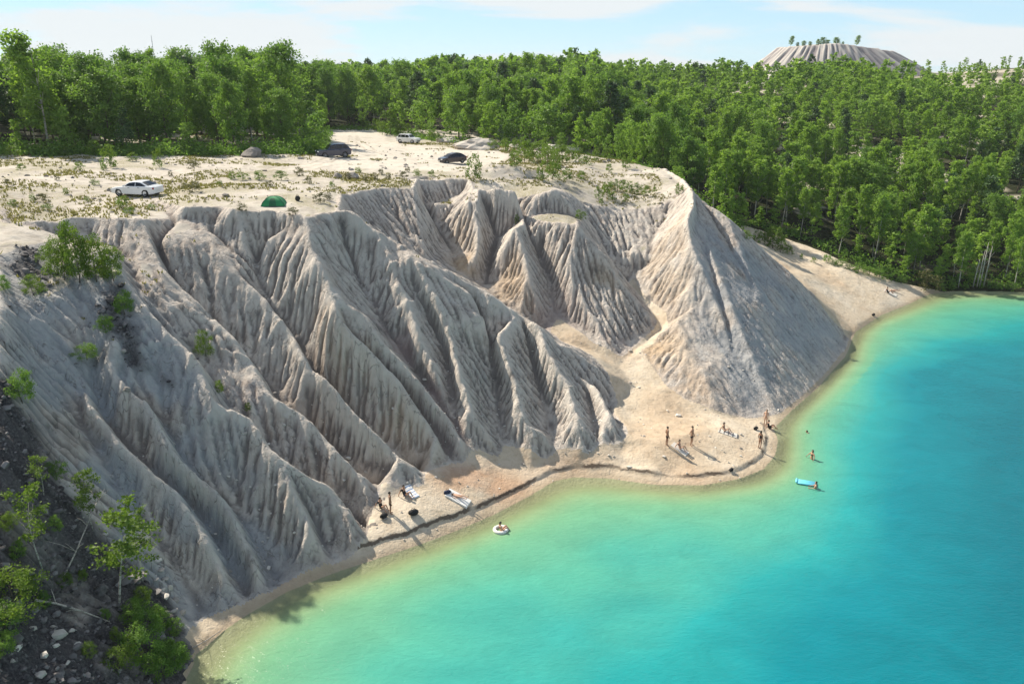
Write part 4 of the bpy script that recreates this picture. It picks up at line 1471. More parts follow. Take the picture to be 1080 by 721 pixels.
# on the cliff
shrub_at(24, 425, 36, 'dark green bush growing out of the shaded cliff at the left edge', None, .9, LEAF_BROAD)
shrub_at(92, 380, 18, 'dark green bush on the shaded cliff below the dark rock patch', None, 1.2, LEAF_BROAD)
shrub_at(132, 332, 26, 'dark green bush hanging on the dark rock patch of the cliff', None, .9, LEAF_BROAD)
shrub_at(112, 352, 20, 'dark green bush under the one on the dark rock patch', None, .9, LEAF_BROAD)
shrub_at(36, 312, 22, 'pale green bush on the shoulder left of the big cliff-edge bush', None, .9)
shrub_at(4, 306, 16, 'small bush cut by the left edge below the cliff rim', None, 1.0, LEAF_BROAD)
shrub_at(217, 376, 28, 'single bright sapling half-way down the pale cliff', None, .55)
shrub_at(232, 415, 13, 'small yellow-green tuft on a cliff ridge below the single sapling', None, .8)
shrub_at(262, 433, 8, 'tiny yellow-green tuft lowest on the cliff ridge', None, 1.0)
# the big bush at the cliff edge: a clump of young trees
for q in [(68, 295, 44, .62), (84, 298, 66, .50), (102, 298, 52, .56), (120, 296, 38, .62), (58, 284, 30, .8)]:
    shrub_at(q[0], q[1], q[2], 'bright green young tree in the clump on the shoulder of the cliff', 'young trees in the clump on the cliff shoulder', q[3])
# saplings on the dark rubble
SAP = make_tree('birch_tree', 'sapling', 801, LEAF_SHRUB, BARK_BIRCH, 42, 26, .0150, .030, .008)
SAP_W = make_tree('birch_tree', 'sapling', 803, LEAF_SHRUB, BARK_BIRCH, 54, 26, .0155, .033, .009)


def sapling(src, first, px, py, hpx, label, lean=(0, 0), wide=1.0):
    c = hit(px, py)
    h = hpx * project(*c)[2] / FPX * 1.08
    o = src if first else dup_tree(src, (0, 0, 0), 0)
    o.location = (c[0], c[1], c[2] - .08)
    o.rotation_euler = (lean[0], lean[1], r5.uniform(0, 6.28) if lean == (0, 0) else 0)
    o.scale = (h * wide, h * wide, h)
    return tag(o, label, 'birch')


sapling(SAP, True, 44, 598, 92, 'thin upright young birch alone on the dark rubble, bare lower stem')
sapling(SAP, False, 126, 638, 118, 'young birch with curved white stem leaning right over the dark rubble', (.05, .24), 1.1)
sapling(SAP_W, True, 98, 560, 66, 'bushy young birch at the top of the dark rubble gully', (0, 0), 1.0)
sapling(SAP, False, 150, 612, 76, 'short young birch behind the leaning one beside pale blocks', (0, .1), 1.25)
sapling(SAP, False, 46, 522, 44, 'smallest young birch high on the dark rubble slope', (0, 0), 1.1)
for q, lb in [((18, 648, 52), 'large bright bush at the left edge above the pale boulders'), ((8, 668, 34), 'dark low bush under the large bright one at the left edge'), ((150, 700, 40), 'bright bush by the lake at the lower end of the dark rubble'),
              ((172, 712, 36), 'bush closest to the water below the dark rubble'), ((128, 706, 28), 'bush left of the bright one at the lower end of the rubble'), ((158, 668, 34), 'dark bush below the leaning young birch'), ((186, 700, 28), 'dark bush overhanging the turquoise water at lower left'),
              ((140, 655, 24), 'small dark bush at the foot of the leaning birch'), ((95, 690, 14), 'small bush between the pale boulders and the lake bushes'), ((60, 505, 20), 'small bush on the upper rim of the dark rubble')]:
    dk = 'dark' in lb
    shrub_at(*q, lb, None, 1.15, LEAF_BROAD if dk else None)

for q in [(30, 625, 28), (48, 640, 18), (6, 690, 26), (112, 652, 14), (122, 676, 16), (138, 688, 20), (178, 692, 20), (168, 655, 18), (70, 618, 16), (88, 612, 14), (20, 590, 20), (8, 560, 22), (152, 636, 20), (184, 668, 18), (118, 598, 18), (60, 560, 16)]:
    shrub_at(*q, 'leafy green bush among the thicket on the dark rubble at lower left', 'bushes on the dark rubble', r5.uniform(.7, 1.1), LEAF_BROAD if r5.random() < .5 else None)
# bare branches
def branch(name, pts, r0, label, twigs=0):
    mb = MB()
    W3 = [hit(a, b) + np.array([0, 0, h]) for a, b, h in pts]
    mb.tube(W3, list(np.linspace(r0, r0 * .35, len(W3))), 7)
    for k in range(twigs):
        i = 1 + k % (len(W3) - 1)
        p = Vector(W3[i])
        e = p + Vector((r5.normal() * .5, r5.normal() * .4, abs(r5.normal()) * .5 + .2))
        mb.tube([p, (p + e) / 2 + Vector((0, 0, .1)), e], [r0 * .4, r0 * .3, r0 * .12], 5)
    o = mb.build(name, BARK_PALE, smooth=True)
    return tag(o, label, 'branch')


branch('fallen_trunk', [(38, 636, .15), (60, 640, .22), (88, 648, .2), (116, 657, .1)], .075, 'pale bare fallen trunk lying across the dark rubble', 4)
branch('bare_sapling', [(66, 612, 0), (82, 590, .5), (96, 575, 1.3), (108, 562, 2.0)], .05, 'leafless grey sapling leaning between two young birches on the rubble', 9)
branch('driftwood', [(203, 684, .08), (216, 678, .1), (236, 664, .06)], .05, 'grey driftwood stick on the narrow shore at lower left', 1)

# grass: thin tufts on the plateau
def tuft_mesh(name, pts, hmin, hmax, mat, per=5, wid=.05):
    n = len(pts) * per
    base = np.repeat(pts, per, 0) + np.concatenate([r5.normal(size=(n, 2)) * .10, np.zeros((n, 1))], 1)
    h = r5.uniform(hmin, hmax, n)
    th = r5.uniform(0, 6.283, n)
    w = np.stack([np.cos(th), np.sin(th), 0 * th], 1) * wid
    lean = np.stack([r5.normal(size=n) * .3, r5.normal(size=n) * .3, np.ones(n)], 1) * h[:, None]
    v = np.stack([base - w, base + w, base + lean * .6 + w * .6 , base + lean * .6 - w * .6], 1)
    o = leaf_mesh(name, v.reshape(-1, 3), np.arange(4 * n).reshape(-1, 4), np.repeat(r5.random(n), 4), mat)
    o['kind'] = 'stuff'
    return o


GRASS = leaf_material('dry_grass', (.115, .115, .030), (.31, .28, .12), .35)
q = np.stack([r5.uniform(-70, 34, 60000), r5.uniform(50, 165, 60000)], 1)
gi = np.clip(np.searchsorted(gx, q[:, 0]), 1, nx - 1)
gj = np.clip(np.searchsorted(gy, q[:, 1]), 1, ny - 1)
dens = fbm(q[:, 0] / 7, q[:, 1] / 5, 4, 211)
okg = (ZZ[gj, gi] > 13.5) & (SLOPE[gj, gi] < .45) & (track[gj, gi] < .3) & (dens + .12 * r5.normal(size=len(q)) > .05) & (dark[gj, gi] < .4) & ~((q[:, 0] > 20) & (q[:, 1] > 100))
q = q[okg][:26000]
tuft_mesh('grass', np.concatenate([q, ground(q[:, 0], q[:, 1])[:, None] - .02], 1), .12, .42, GRASS)

# undergrowth along the edge of the wood
q = []
for A, B in zip(FE[1:-1], FE[2:]):
    L = np.hypot(*(B - A))
    if L > 200:
        continue
    n = int(L * 9)
    s = r5.random(n)[:, None]
    nrm = np.array([-(B - A)[1], (B - A)[0]]) / L
    q.append(A + (B - A) * s + nrm * (r5.gamma(1.6, 1.9, n)[:, None] - .3))
q = np.concatenate(q)
zq = ground(q[:, 0], q[:, 1])
mk = (zq > .25)
q, zq = q[mk], zq[mk]
nn = len(q)
blob = []
tt = []
for i in range(nn):
    lf = 1 + .9 * (q[i, 0] < -16) * (q[i, 1] < 135)
    k = int(r5.integers(8, 22) * lf ** 2)
    hgt_i = r5.uniform(.4, 1.5) * lf
    p = r5.normal(size=(k, 3)) * np.array([.45, .45, .28]) * hgt_i
    p[:, 2] = np.abs(p[:, 2]) * 1.3
    blob.append(p + np.array([q[i, 0], q[i, 1], zq[i]]))
    tt.append(np.clip(np.full(k, r5.uniform(0, .8)) + r5.normal(size=k) * .1, 0, 1))
v, f, tt = leaf_cloud(np.concatenate(blob), .17, r5, .4, None, np.concatenate(tt))
o = leaf_mesh('undergrowth', v, f, tt, LEAF_BROAD)
o['kind'] = 'stuff'


# stones
def stone_material(name, a, b, bump=.5):
    m, nt, out = new_mat(name)
    t = NT(nt)
    oi = nt.nodes.new('ShaderNodeAttribute')
    oi.attribute_name = 'tint'
    n = t.noise(t.coords(), 3.0, 6, .65)
    f = t.math('ADD', t.math('MULTIPLY', n, .6), t.math('MULTIPLY', oi.outputs['Fac'], .6), clamp=True)
    bs = t.bsdf(t.ramp(f, [(.25, a), (.8, b)]), .9, t.bump(n, bump, .08), .2)
    t.l(bs.outputs[0], out.inputs['Surface'])
    return m


STONE_DARK = stone_material('dark_stone', (.032, .030, .032), (.21, .198, .195))
STONE_MID = stone_material('spoil_grey', (.27, .24, .21), (.50, .455, .40))
STONE_PALE = stone_material('pale_stone', (.30, .27, .24), (.62, .58, .52))
STONE_GREY = stone_material('grey_stone', (.16, .145, .13), (.40, .36, .32))
_ico = bmesh.new()
bmesh.ops.create_icosphere(_ico, subdivisions=1, radius=1.0)
ICO_V = np.array([v.co[:] for v in _ico.verts])
ICO_F = np.array([[v.index for v in f.verts] for f in _ico.faces])
_ico.free()


def stones(name, pts, sizes, mat, sink=.3):
    n, k = len(pts), len(ICO_V)
    v = np.repeat(ICO_V[None], n, 0)
    # chip flat facets: clamp along random directions
    for c in range(5):
        d = r5.normal(size=(n, 1, 3))
        d /= np.linalg.norm(d, axis=2, keepdims=True)
        lim = r5.uniform(.35, .75, (n, 1))
        dot = (v * d).sum(2)
        v = v - d * np.maximum(dot - lim, 0)[:, :, None]
    a = r5.uniform(0, 6.283, n)
    s = sizes[:, None] * r5.uniform(.6, 1.4, (n, 3)) * np.array([1.1, 1, .7])
    v = v * s[:, None, :]
    ca, sa = np.cos(a)[:, None], np.sin(a)[:, None]
    v = np.stack([v[:, :, 0] * ca - v[:, :, 1] * sa, v[:, :, 0] * sa + v[:, :, 1] * ca, v[:, :, 2]], 2)
    v = v + pts[:, None, :] + np.array([0, 0, 1])[None, None] * (sizes * (.5 - sink))[:, None, None]
    f = (ICO_F[None] + (np.arange(n) * k)[:, None, None]).reshape(-1, 3)
    o = quick_mesh(name, v.reshape(-1, 3), f, mat, n=3)
    at = o.data.attributes.new('tint', 'FLOAT', 'POINT')
    at.data.foreach_set('value', np.repeat(r5.random(n), k).astype(np.float32))
    return o


def on_mask(mask, n, x0, x1, y0, y1, thr=.5):
    q = np.stack([r5.uniform(x0, x1, n), r5.uniform(y0, y1, n)], 1)
    gi = np.clip(np.searchsorted(gx, q[:, 0]), 1, nx - 1)
    gj = np.clip(np.searchsorted(gy, q[:, 1]), 1, ny - 1)
    q = q[(mask[gj, gi] > thr) & (SD[gj, gi] > -.1)]
    return np.concatenate([q, ground(q[:, 0], q[:, 1])[:, None]], 1)


pts = on_mask(dark + .25 * NZb, 16000, -40, -14, 18, 62, .45)
o = stones('rubble', pts, r5.gamma(1.4, .058, len(pts)) + .035, STONE_DARK)
o['kind'] = 'stuff'
# pale scree on the cliff foot and gullies
gull = np.zeros(ZZ.shape)
gull[I] = clw * np.clip(RILL * 5, 0, 1) * sstep(11, 3, Zi)
pts = np.concatenate([on_mask(gull, 9000, -32, 30, 38, 95, .35), on_mask(polymask(TOE, 4) * sstep(.0, .5, SD), 700, -18, 30, 40, 90, .1)])
o = stones('scree', pts, r5.gamma(1.8, .035, len(pts)) + .03, STONE_PALE)
o['kind'] = 'stuff'
pts = on_mask((ZZ > 14) * (SLOPE < .5) * 1.0, 900, -60, 26, 55, 150, .5)
o = stones('pebbles', pts, r5.gamma(1.6, .06, len(pts)) + .04, STONE_GREY)
o['kind'] = 'stuff'


def boulder(px, py, wpx, label, mat, group=None, flat=.7, name='boulder', seed=None, asp=1.0, noise=.16):
    c = hit(px, py)
    s = wpx * project(*c)[2] / FPX / 2
    big = name != 'boulder'
    mb = MB().ball((0, 0, 0 if big else s * flat * .35), (s * asp / (1.3 if big else 1), s * .8, s * flat), 4 if big else 2, noise, int(px * 7 + py) if seed is None else seed)
    if big:
        va = np.array(mb.v)
        va += (np.array(va) / s) * (.55 * fbm(va[:, 0] / .9 + px, va[:, 1] / .9 + va[:, 2], 4, 17))[:, None]
        mb.v = [tuple(p) for p in va]
    o = mb.build(name, mat, smooth=False, loc=tuple(c))
    o.rotation_euler = (0, 0, r5.uniform(0, 6.28) if asp == 1 else 0)
    at = o.data.attributes.new('tint', 'FLOAT', 'POINT')
    at.data.foreach_set('value', np.full(len(mb.v), r5.uniform(.3, .9), np.float32))
    return tag(o, label, 'boulder' if name == 'boulder' else 'mound', group)


def block(px, py, wpx, label, group=None):
    c = hit(px, py)
    s = wpx * project(*c)[2] / FPX / 2
    o = stones('boulder', np.array([[0, 0, 0.0]]), np.array([s]), STONE_PALE, .2)
    o.location = tuple(c)
    return tag(o, label, 'boulder', group)


block(64, 672, 17, 'largest white angular boulder on the dark rubble')
for q in [(46, 692, 10), (76, 668, 9), (60, 682, 8), (20, 684, 12), (44, 714, 13), (34, 664, 8), (82, 680, 7), (14, 698, 9), (72, 700, 8), (56, 662, 7)]:
    block(*q, 'smaller pale angular boulder lying among the dark rubble', 'pale boulders in the rubble')
for q in [(166, 592, 8), (170, 603, 9), (175, 612, 9), (180, 621, 10), (176, 630, 8), (186, 634, 10), (184, 645, 8), (192, 648, 9), (190, 660, 8), (165, 612, 7), (196, 662, 7), (172, 622, 6)]:
    block(*q, 'pale block in the tumbled band between dark rubble and grey cliff', 'pale blocks between rubble and cliff')
for q, lb in [((266, 166, 22), 'grey boulder half hidden under the trees right of the dark wood'), ((356, 188, 12), 'grey boulder on the scrubby strip below the dark off-roader'), ((372, 188, 15), 'wide grey boulder beside the one below the dark off-roader'),
              ((130, 372, 7), 'small dark boulder on the cliff below the dark rock patch'), ((134, 412, 8), 'dark boulder stuck in the shaded cliff gully')]:
    boulder(*q, lb, STONE_GREY)
for q, lb, m in [((472, 150, 24), 'small pale spoil mound behind the car park', STONE_PALE), ((504, 156, 46), 'long grey spoil mound behind the dark hatchback', STONE_MID), ((545, 156, 18), 'small grey spoil mound by the wood edge', STONE_MID),
                 ((570, 158, 24), 'pale round spoil mound among headland shrubs', STONE_PALE), ((594, 159, 34), 'broad pale spoil mound rightmost on the headland', STONE_PALE)]:
    boulder(*q, lb, m, None, .40, 'spoil_mound', None, 1.3, .16)
# ------------------------------------------------------------------ far spoil hill, its trees, the mast
def hill_material():
    m, nt, out = new_mat('spoil_hill_clay')
    t = NT(nt)
    g_ = t.attr('streak').outputs['Fac']
    n = t.noise(t.coords(), .25, 5, .65)
    col = t.mix(g_, (.20, .178, .182), (.50, .465, .42))  # lit ribs and shaded gullies painted in as pale and dark streaks
    col = t.mix(t.maprange(n, .5, .7, 0, .5), col, (.40, .34, .32))
    b = t.bsdf(col, .95, None, .1)
    t.l(b.outputs[0], out.inputs['Surface'])
    return m


HX, HY, HZ = 203.0, 560.0, 8.5
na, nr = 360, 46
vs, fs, st = [], [], []
for i in range(nr):
    u = i / (nr - 1)
    for k in range(na):
        a = 2 * math.pi * k / na
        top_r = 26.0
        r = top_r * (1 - u) + 68 * u if i else 0.0
        gul = (vnoise(np.array([a * 21.0 + 2.0 * u + 2.0 * math.sin(3 * a)]), np.array([u * 2.2]), 71)[0] + .6 * vnoise(np.array([a * 39.0]), np.array([u * 3.0]), 72)[0])
        s = min(1, u * 6) * (1 - .6 * u)
        z = 33.0 * (1 - max(0, u - .06) / .94) ** (1.05 + .12 * math.sin(a * 2 + .7)) if u > .06 else 33.0
        z += 1.2 * math.sin(2.3 * math.cos(a) + 1.1) * (1 - u) + gul * 3.2 * s - (3.5 * max(0, math.cos(a)) * (1 - u)) + .5 * vnoise(np.array([math.cos(a) * u * 9]), np.array([math.sin(a) * u * 9]), 73)[0]
        x = r * math.cos(a) * (1.0 + .6 * max(0, math.cos(a)))
        vs.append((x, r * math.sin(a) * .9, z))
        st.append(float(np.clip(.5 + 2.2 * gul, 0, 1)))
for i in range(nr - 1):
    for k in range(na):
        fs.append((i * na + k, (i + 1) * na + k, (i + 1) * na + (k + 1) % na, i * na + (k + 1) % na))
o = quick_mesh('spoil_hill', np.array(vs) + np.array([HX, HY, HZ]), np.array(fs), hill_material(), smooth=True)
o['kind'] = 'structure'
at = o.data.attributes.new('streak', 'FLOAT', 'POINT')
at.data.foreach_set('value', np.array(st, np.float32))
srcs = [b for (k, v), b in built.items() if k in (0, 2)]
for dx, dy, h, lb in [(-23, -6, 7.0, 'tall lone tree at the left end of the far flat-topped hill'), (18, -10, 7.2, 'round-topped lone tree on the right half of the far flat-topped hill')]:
    o = dup_tree(srcs[0], (HX + dx, HY + dy, HZ + 32.3), 1.0, (h * 1.5, h * 1.5, h))
    tag(o, lb, 'tree')
    o.name = 'birch_tree'
for dx, h in [(-15, 4), (-11, 3.5), (-6, 5), (-3, 6), (0, 4.5), (6, 6), (10, 3.5), (-19, 3), (40, 4), (52, 5), (60, 4)]:
    zt = 32.3 if dx < 25 else 32.3 - (dx - 25) * .55
    o = dup_tree(srcs[(dx + 20) % len(srcs)], (HX + dx, HY - 8, HZ + zt - 2.0 * (dx > 25)), dx * 1.0, (h * 1.4, h * 1.4, h))
    tag(o, 'small tree in the row along the top of the far flat-topped hill', 'tree', 'small trees on the far hill')
    o.name = 'birch_tree'
mast = MB().tube([(0, 0, 0), (0, 0, 16), (0, 0, 26.5)], [.14, .10, .05], 6)
for z in (20, 23, 25):
    mast.tube([(-.22, 0, z), (.22, 0, z)], [.04, .04], 5)
mp_ = ray(160, 42)
o = mast.build('radio_mast', simple_mat('galvanised_steel', (.42, .43, .45), .5, metal=.6), loc=(mp_[0] * 210, mp_[1] * 210, 12))
tag(o, 'thin steel radio mast rising over the trees left of centre', 'mast')

# ------------------------------------------------------------------ cars
GLASS = simple_mat('car_glass', (.012, .014, .017), .08, .1, spec=.6)
TYRE = simple_mat('tyre_rubber', (.018, .018, .018), .85)
RIM = simple_mat('alloy_rim', (.45, .45, .46), .35, metal=.8)
TRIM = simple_mat('black_trim', (.02, .02, .021), .6)
LAMP = simple_mat('headlamp_glass', (.62, .64, .66), .15)
TAIL = simple_mat('tail_lamp', (.30, .012, .012), .25)
PLATE = simple_mat('number_plate', (.70, .70, .68), .5)


def section(x, w, z0, z1, crown=.03, r=.10):
    """Rounded closed section of the body at x."""
    h = z1 - z0
    r = min(r, h * .35, w * .35)
    pts = []
    for (cy_, cz_, a0) in ((w - r, z0 + r, -90), (w - r, z1 - r, 0), (-(w - r), z1 - r, 90), (-(w - r), z0 + r, 180)):
        for k in range(4):
            a = math.radians(a0 + 30 * k)
            y, z = cy_ + r * math.cos(a), cz_ + r * math.sin(a)
            if z > z1 - r * .5:
                z += crown * (1 - (y / w) ** 2)
            pts.append((x, y, z))
    return pts


def loft(mb, secs):
    n = len(secs[0])
    v = [p for s in secs for p in s]
    f = []
    for i in range(len(secs) - 1):
        for k in range(n):
            f.append((i * n + k, i * n + (k + 1) % n, (i + 1) * n + (k + 1) % n, (i + 1) * n + k))
    f.append(tuple(range(n))[::-1])
    f.append(tuple((len(secs) - 1) * n + k for k in range(n)))
    mb.add(v, f)


CARS = {
    # (x, half width, bottom, top) of the lower body, x forward; cabin: (x, half width low, half width high, z low, z high)
    'saloon': dict(L=4.8, W=1.84, wb=(1.42, -1.40), wr=.335,
                   low=[(2.40, .60, .34, .58), (2.30, .80, .24, .70), (1.9, .89, .20, .80), (1.2, .915, .19, .90), (.5, .92, .19, .95), (-1.0, .92, .19, .97), (-1.8, .90, .22, .99), (-2.25, .84, .28, .97), (-2.38, .70, .36, .90)],
                   roof=[(1.05, .90), (.25, 1.36), (-.35, 1.43), (-.95, 1.39), (-1.85, .98)], cut=[-.42]),
    'offroader': dict(L=4.7, W=1.9, wb=(1.40, -1.38), wr=.38,
                      low=[(2.34, .66, .42, .78), (2.26, .86, .32, .95), (1.8, .93, .28, 1.04), (1.1, .945, .27, 1.08), (.3, .95, .27, 1.10), (-1.2, .95, .27, 1.12), (-2.0, .93, .30, 1.14), (-2.28, .88, .36, 1.10), (-2.35, .78, .44, 1.0)],
                      roof=[(1.02, 1.06), (.42, 1.66), (-.3, 1.75), (-1.6, 1.72), (-2.22, 1.12)], cut=[-.2, -1.2]),
    'hatchback': dict(L=4.2, W=1.78, wb=(1.30, -1.25), wr=.32,
                      low=[(2.10, .60, .34, .62), (2.02, .80, .24, .76), (1.6, .87, .20, .86), (1.0, .885, .19, .93), (.3, .89, .19, .97), (-1.0, .89, .19, 1.0), (-1.7, .87, .22, 1.02), (-2.0, .82, .28, 1.0), (-2.1, .70, .36, .92)],
                      roof=[(1.12, .92), (.35, 1.40), (-.25, 1.49), (-1.2, 1.44), (-1.98, 1.0)], cut=[-.25]),
}


def car(name, label, kind, paint, px, py, heading):
    d = CARS[kind]
    c = hit(px, py)
    root = thing(name, label, 'car', (c[0], c[1], c[2] + .02), math.atan2(heading[1], heading[0]))
    mb = MB()
    loft(mb, [section(*s) for s in d['low']])
    belt = lambda x: float(np.interp(-x, [-s[0] for s in d['low']], [s[3] for s in d['low']])) - .03
    hw = lambda x: float(np.interp(-x, [-s[0] for s in d['low']], [s[1] for s in d['low']]))
    xs = [p[0] for p in d['roof']]
    zr = lambda x: float(np.interp(-x, [-q for q in xs], [p[1] for p in d['roof']]))
    secs = []
    fine = np.linspace(xs[0], xs[-1], 15)
    tum = .20 if kind != 'offroader' else .15
    side = lambda x, z: (hw(x) - .05) - tum * np.clip((z - belt(x)) / .5, 0, 1.2)
    for x in fine:
        b, t_ = belt(x), max(zr(x), belt(x) + .04)
        pts = []
        wl, wt = side(x, b), side(x, t_)
        for y, z in ((wl, b), (wt, t_ - .05), (wt - .07, t_), (0.0, t_ + .025), (-(wt - .07), t_), (-wt, t_ - .05), (-wl, b)):
            pts.append((x, y, z))
        secs.append(pts)
    loft(mb, secs)
    mb.build('body', paint, root, smooth=False)
    # side glass, split by the door pillars
    cuts = [xs[0] - .30] + d['cut'] + [xs[-1] + .28]
    for sgn in (1, -1):
        for a, b in zip(cuts[:-1], cuts[1:]):
            w = MB()
            n = 6
            pv = []
            for q in range(n + 1):
                x = (a - .04) + ((b + .04) - (a - .04)) * q / n
                zb, zt = belt(x) + .05, max(zr(x) - .09, belt(x) + .06)
                pv += [(x, sgn * (side(x, zb) + .012), zb), (x, sgn * (side(x, zt) + .012), zt)]
            w.add(pv, [(2 * q, 2 * q + 2, 2 * q + 3, 2 * q + 1) if sgn < 0 else (2 * q, 2 * q + 1, 2 * q + 3, 2 * q + 2) for q in range(n)])
            w.build('side_window', GLASS, root)
    for nm, (i0, i1), s in (('windscreen', (0, 1), 1), ('rear_window', (-1, -2), -1)):
        w = MB()
        pv = []
        for q in range(5):
            u = .12 + .76 * q / 4
            x = xs[i0] + (xs[i1] - xs[i0]) * u
            z = zr(x) + .018
            for y in (-1, -.5, 0, .5, 1):
                yy = y * (side(x, z) - .10)
                pv.append((x + .006 * s, yy, z + .025 * (1 - y * y)))
        w.add(pv, [(r_ * 5 + k, r_ * 5 + k + 1, r_ * 5 + k + 6, r_ * 5 + k + 5) for r_ in range(4) for k in range(4)])
        w.build(nm, GLASS, root)
    for wx_ in d['wb']:
        for sgn in (1, -1):
            r_ = d['wr']
            y = sgn * (hw(wx_) - .09)
            w = MB().lathe([(r_ * .62, -.11), (r_ * .95, -.11), (r_, -.07), (r_, .07), (r_ * .95, .11), (r_ * .62, .11)], (wx_, y, r_), 'Y', 22)
            wh = w.build('wheel', TYRE, root, smooth=True)
            rm = MB().lathe([(.001, sgn * .085), (r_ * .2, sgn * .10), (r_ * .25, sgn * .07), (r_ * .55, sgn * .085), (r_ * .66, sgn * .112)], (wx_, y, r_), 'Y', 22)
            rm.build('rim', RIM, wh)
            ar = MB().lathe([(.001, 0), (r_ * 1.17, 0), (r_ * 1.17, sgn * .012)], (wx_, sgn * (hw(wx_) - .004), r_ * 1.02), 'Y', 22)
            ar.build('wheel_arch', TRIM, root)
    f0, r0 = d['low'][1], d['low'][-2]
    for sgn in (1, -1):
        MB().box((f0[0] + .03, sgn * (f0[1] - .16), f0[3] - .10), (.14, .34, .13), .03).build('headlight', LAMP, root)
        MB().box((r0[0] - .03, sgn * (r0[1] - .13), r0[3] - .16), (.14, .28, .17), .03).build('tail_light', TAIL, root)
        m_ = MB().box((xs[0] - .32, sgn * (hw(xs[0]) + .07), belt(xs[0]) + .12), (.12, .2, .14), .03)
        m_.build('wing_mirror', paint, root)
        for cx_ in (.28, -.78):
            MB().box((cx_, sgn * (hw(cx_) + .006), belt(cx_) - .10), (.2, .03, .035), .008).build('door_handle', TRIM, root)
    MB().box((f0[0] + .09, 0, f0[2] + .2), (.08, f0[1] * 1.15, .16), .02).build('grille', TRIM, root)
    MB().box((f0[0] + .16, 0, f0[2] + .14), (.02, .5, .11)).build('number_plate', PLATE, root)
    MB().box((r0[0] - .14, 0, r0[2] + .36), (.02, .5, .11)).build('number_plate', PLATE, root)
    if kind == 'offroader':
        for sgn in (1, -1):
            MB().tube([(.3, sgn * .62, 1.75), (-.5, sgn * .62, 1.83), (-1.6, sgn * .62, 1.79)], [.022] * 3, 6).build('roof_rail', RIM, root)
    return root


WHITE = simple_mat('white_car_paint', (.78, .79, .80), .25, .03, coat=.6)
NAVY = simple_mat('dark_navy_paint', (.022, .032, .070), .22, .1, coat=.7)
BLACK = simple_mat('black_violet_paint', (.018, .014, .024), .22, .1, coat=.7)
car('parked_car', 'white four-door saloon car parked alone on the sand near the cliff rim', 'saloon', WHITE, 146, 206, (-1, .22))
car('parked_car', 'dark navy off-roader parked in shade at the right end of the dark wood', 'offroader', NAVY, 352, 166, (-.92, -.45)).scale = (1.05, 1.05, 1.12)
car('parked_car', 'white off-roader with roof rails parked at the back of the car park', 'offroader', WHITE, 431, 151, (.85, -.42))
car('parked_car', 'black hatchback parked in the middle of the sandy car park', 'hatchback', BLACK, 477, 172, (-.85, -.5))

# ------------------------------------------------------------------ tent
c = hit(289, 216)
tent = thing('tent', 'green dome tent pitched at the cliff rim', 'tent', tuple(c), .15)
tent.scale = (.95, .95, .74)
TG = simple_mat('green_tent_cloth', (.018, .22, .075), .65, .15, 3)
TD = simple_mat('dark_green_tent_cloth', (.010, .10, .040), .65, .15, 3)
n = 24


def dome(u, v):
    x, y = 1.12 * u, 1.0 * v
    rr_ = min(1.0, max(abs(u), abs(v)))
    h = 1.08 * (1 - rr_ ** 2.2) ** .75 * (1 + .06 * abs(u * v) * 2)
    s = 1 - .10 * (1 - rr_)
    return (x * s, y * s, h)


vv = [dome(-1 + 2 * i / n, -1 + 2 * j / n) for j in range(n + 1) for i in range(n + 1)]
ff = [(j * (n + 1) + i, j * (n + 1) + i + 1, (j + 1) * (n + 1) + i + 1, (j + 1) * (n + 1) + i) for j in range(n) for i in range(n)]
MB().add(vv, ff).build('canopy', TG, tent, smooth=True)
dd = []
for j in range(7):
    for i in range(7):
        u, v = -.32 + .64 * i / 6 * (1 - .5 * j / 6) + .16 * j / 6, -1 + .5 * j / 6
        p = dome(u, v)
        dd.append((p[0], p[1] - .02, p[2] + .012))
MB().add(dd, [(j * 7 + i, j * 7 + i + 1, (j + 1) * 7 + i + 1, (j + 1) * 7 + i) for j in range(6) for i in range(6)]).build('door', TD, tent)
for s in (1, -1):
    MB().tube([tuple(np.array(dome(q, s * q)) + np.array([0, 0, .02])) for q in np.linspace(-1, 1, 21)], [.016] * 21, 6).build('pole', TRIM, tent)
c = hit(314, 212)
bag = thing('bag', 'small dark bag standing on the sand right of the green tent', 'bag', tuple(c), .3)
MB().ball((0, 0, .24), (.26, .2, .27), 2, .08, 5).build('sack', simple_mat('dark_canvas', (.03, .028, .026), .85), bag, smooth=True)
MB().tube([(-.12, 0, .48), (-.06, 0, .6), (.06, 0, .6), (.12, 0, .48)], [.018] * 4, 6).build('handle', TRIM, bag)

# ------------------------------------------------------------------ people
SKIN_A = simple_mat('tanned_skin', (.44, .25, .165), .6, .06)
SKIN_B = simple_mat('fair_skin', (.52, .32, .22), .6, .06)
SKIN_C = simple_mat('dark_tanned_skin', (.30, .165, .105), .6, .06)
HAIR_D = simple_mat('dark_hair', (.018, .013, .010), .6)
HAIR_B = simple_mat('brown_hair', (.07, .042, .022), .6)
CL_BLACK = simple_mat('black_cloth', (.015, .015, .017), .8)
CL_NAVY = simple_mat('navy_cloth', (.02, .03, .07), .8)
CL_RED = simple_mat('red_cloth', (.36, .05, .04), .8)
CL_WHITE = simple_mat('white_cloth', (.74, .73, .71), .85, .05)
CL_SAND = simple_mat('faded_cloth', (.62, .585, .53), .85, .06)
CL_GREY = simple_mat('grey_cloth', (.12, .12, .125), .85)
CL_BLUE = simple_mat('blue_cloth', (.10, .20, .40), .8)
CL_ORANGE = simple_mat('peach_cloth', (.62, .38, .27), .8)
EYE = simple_mat('dark_eyes', (.02, .015, .012), .3)


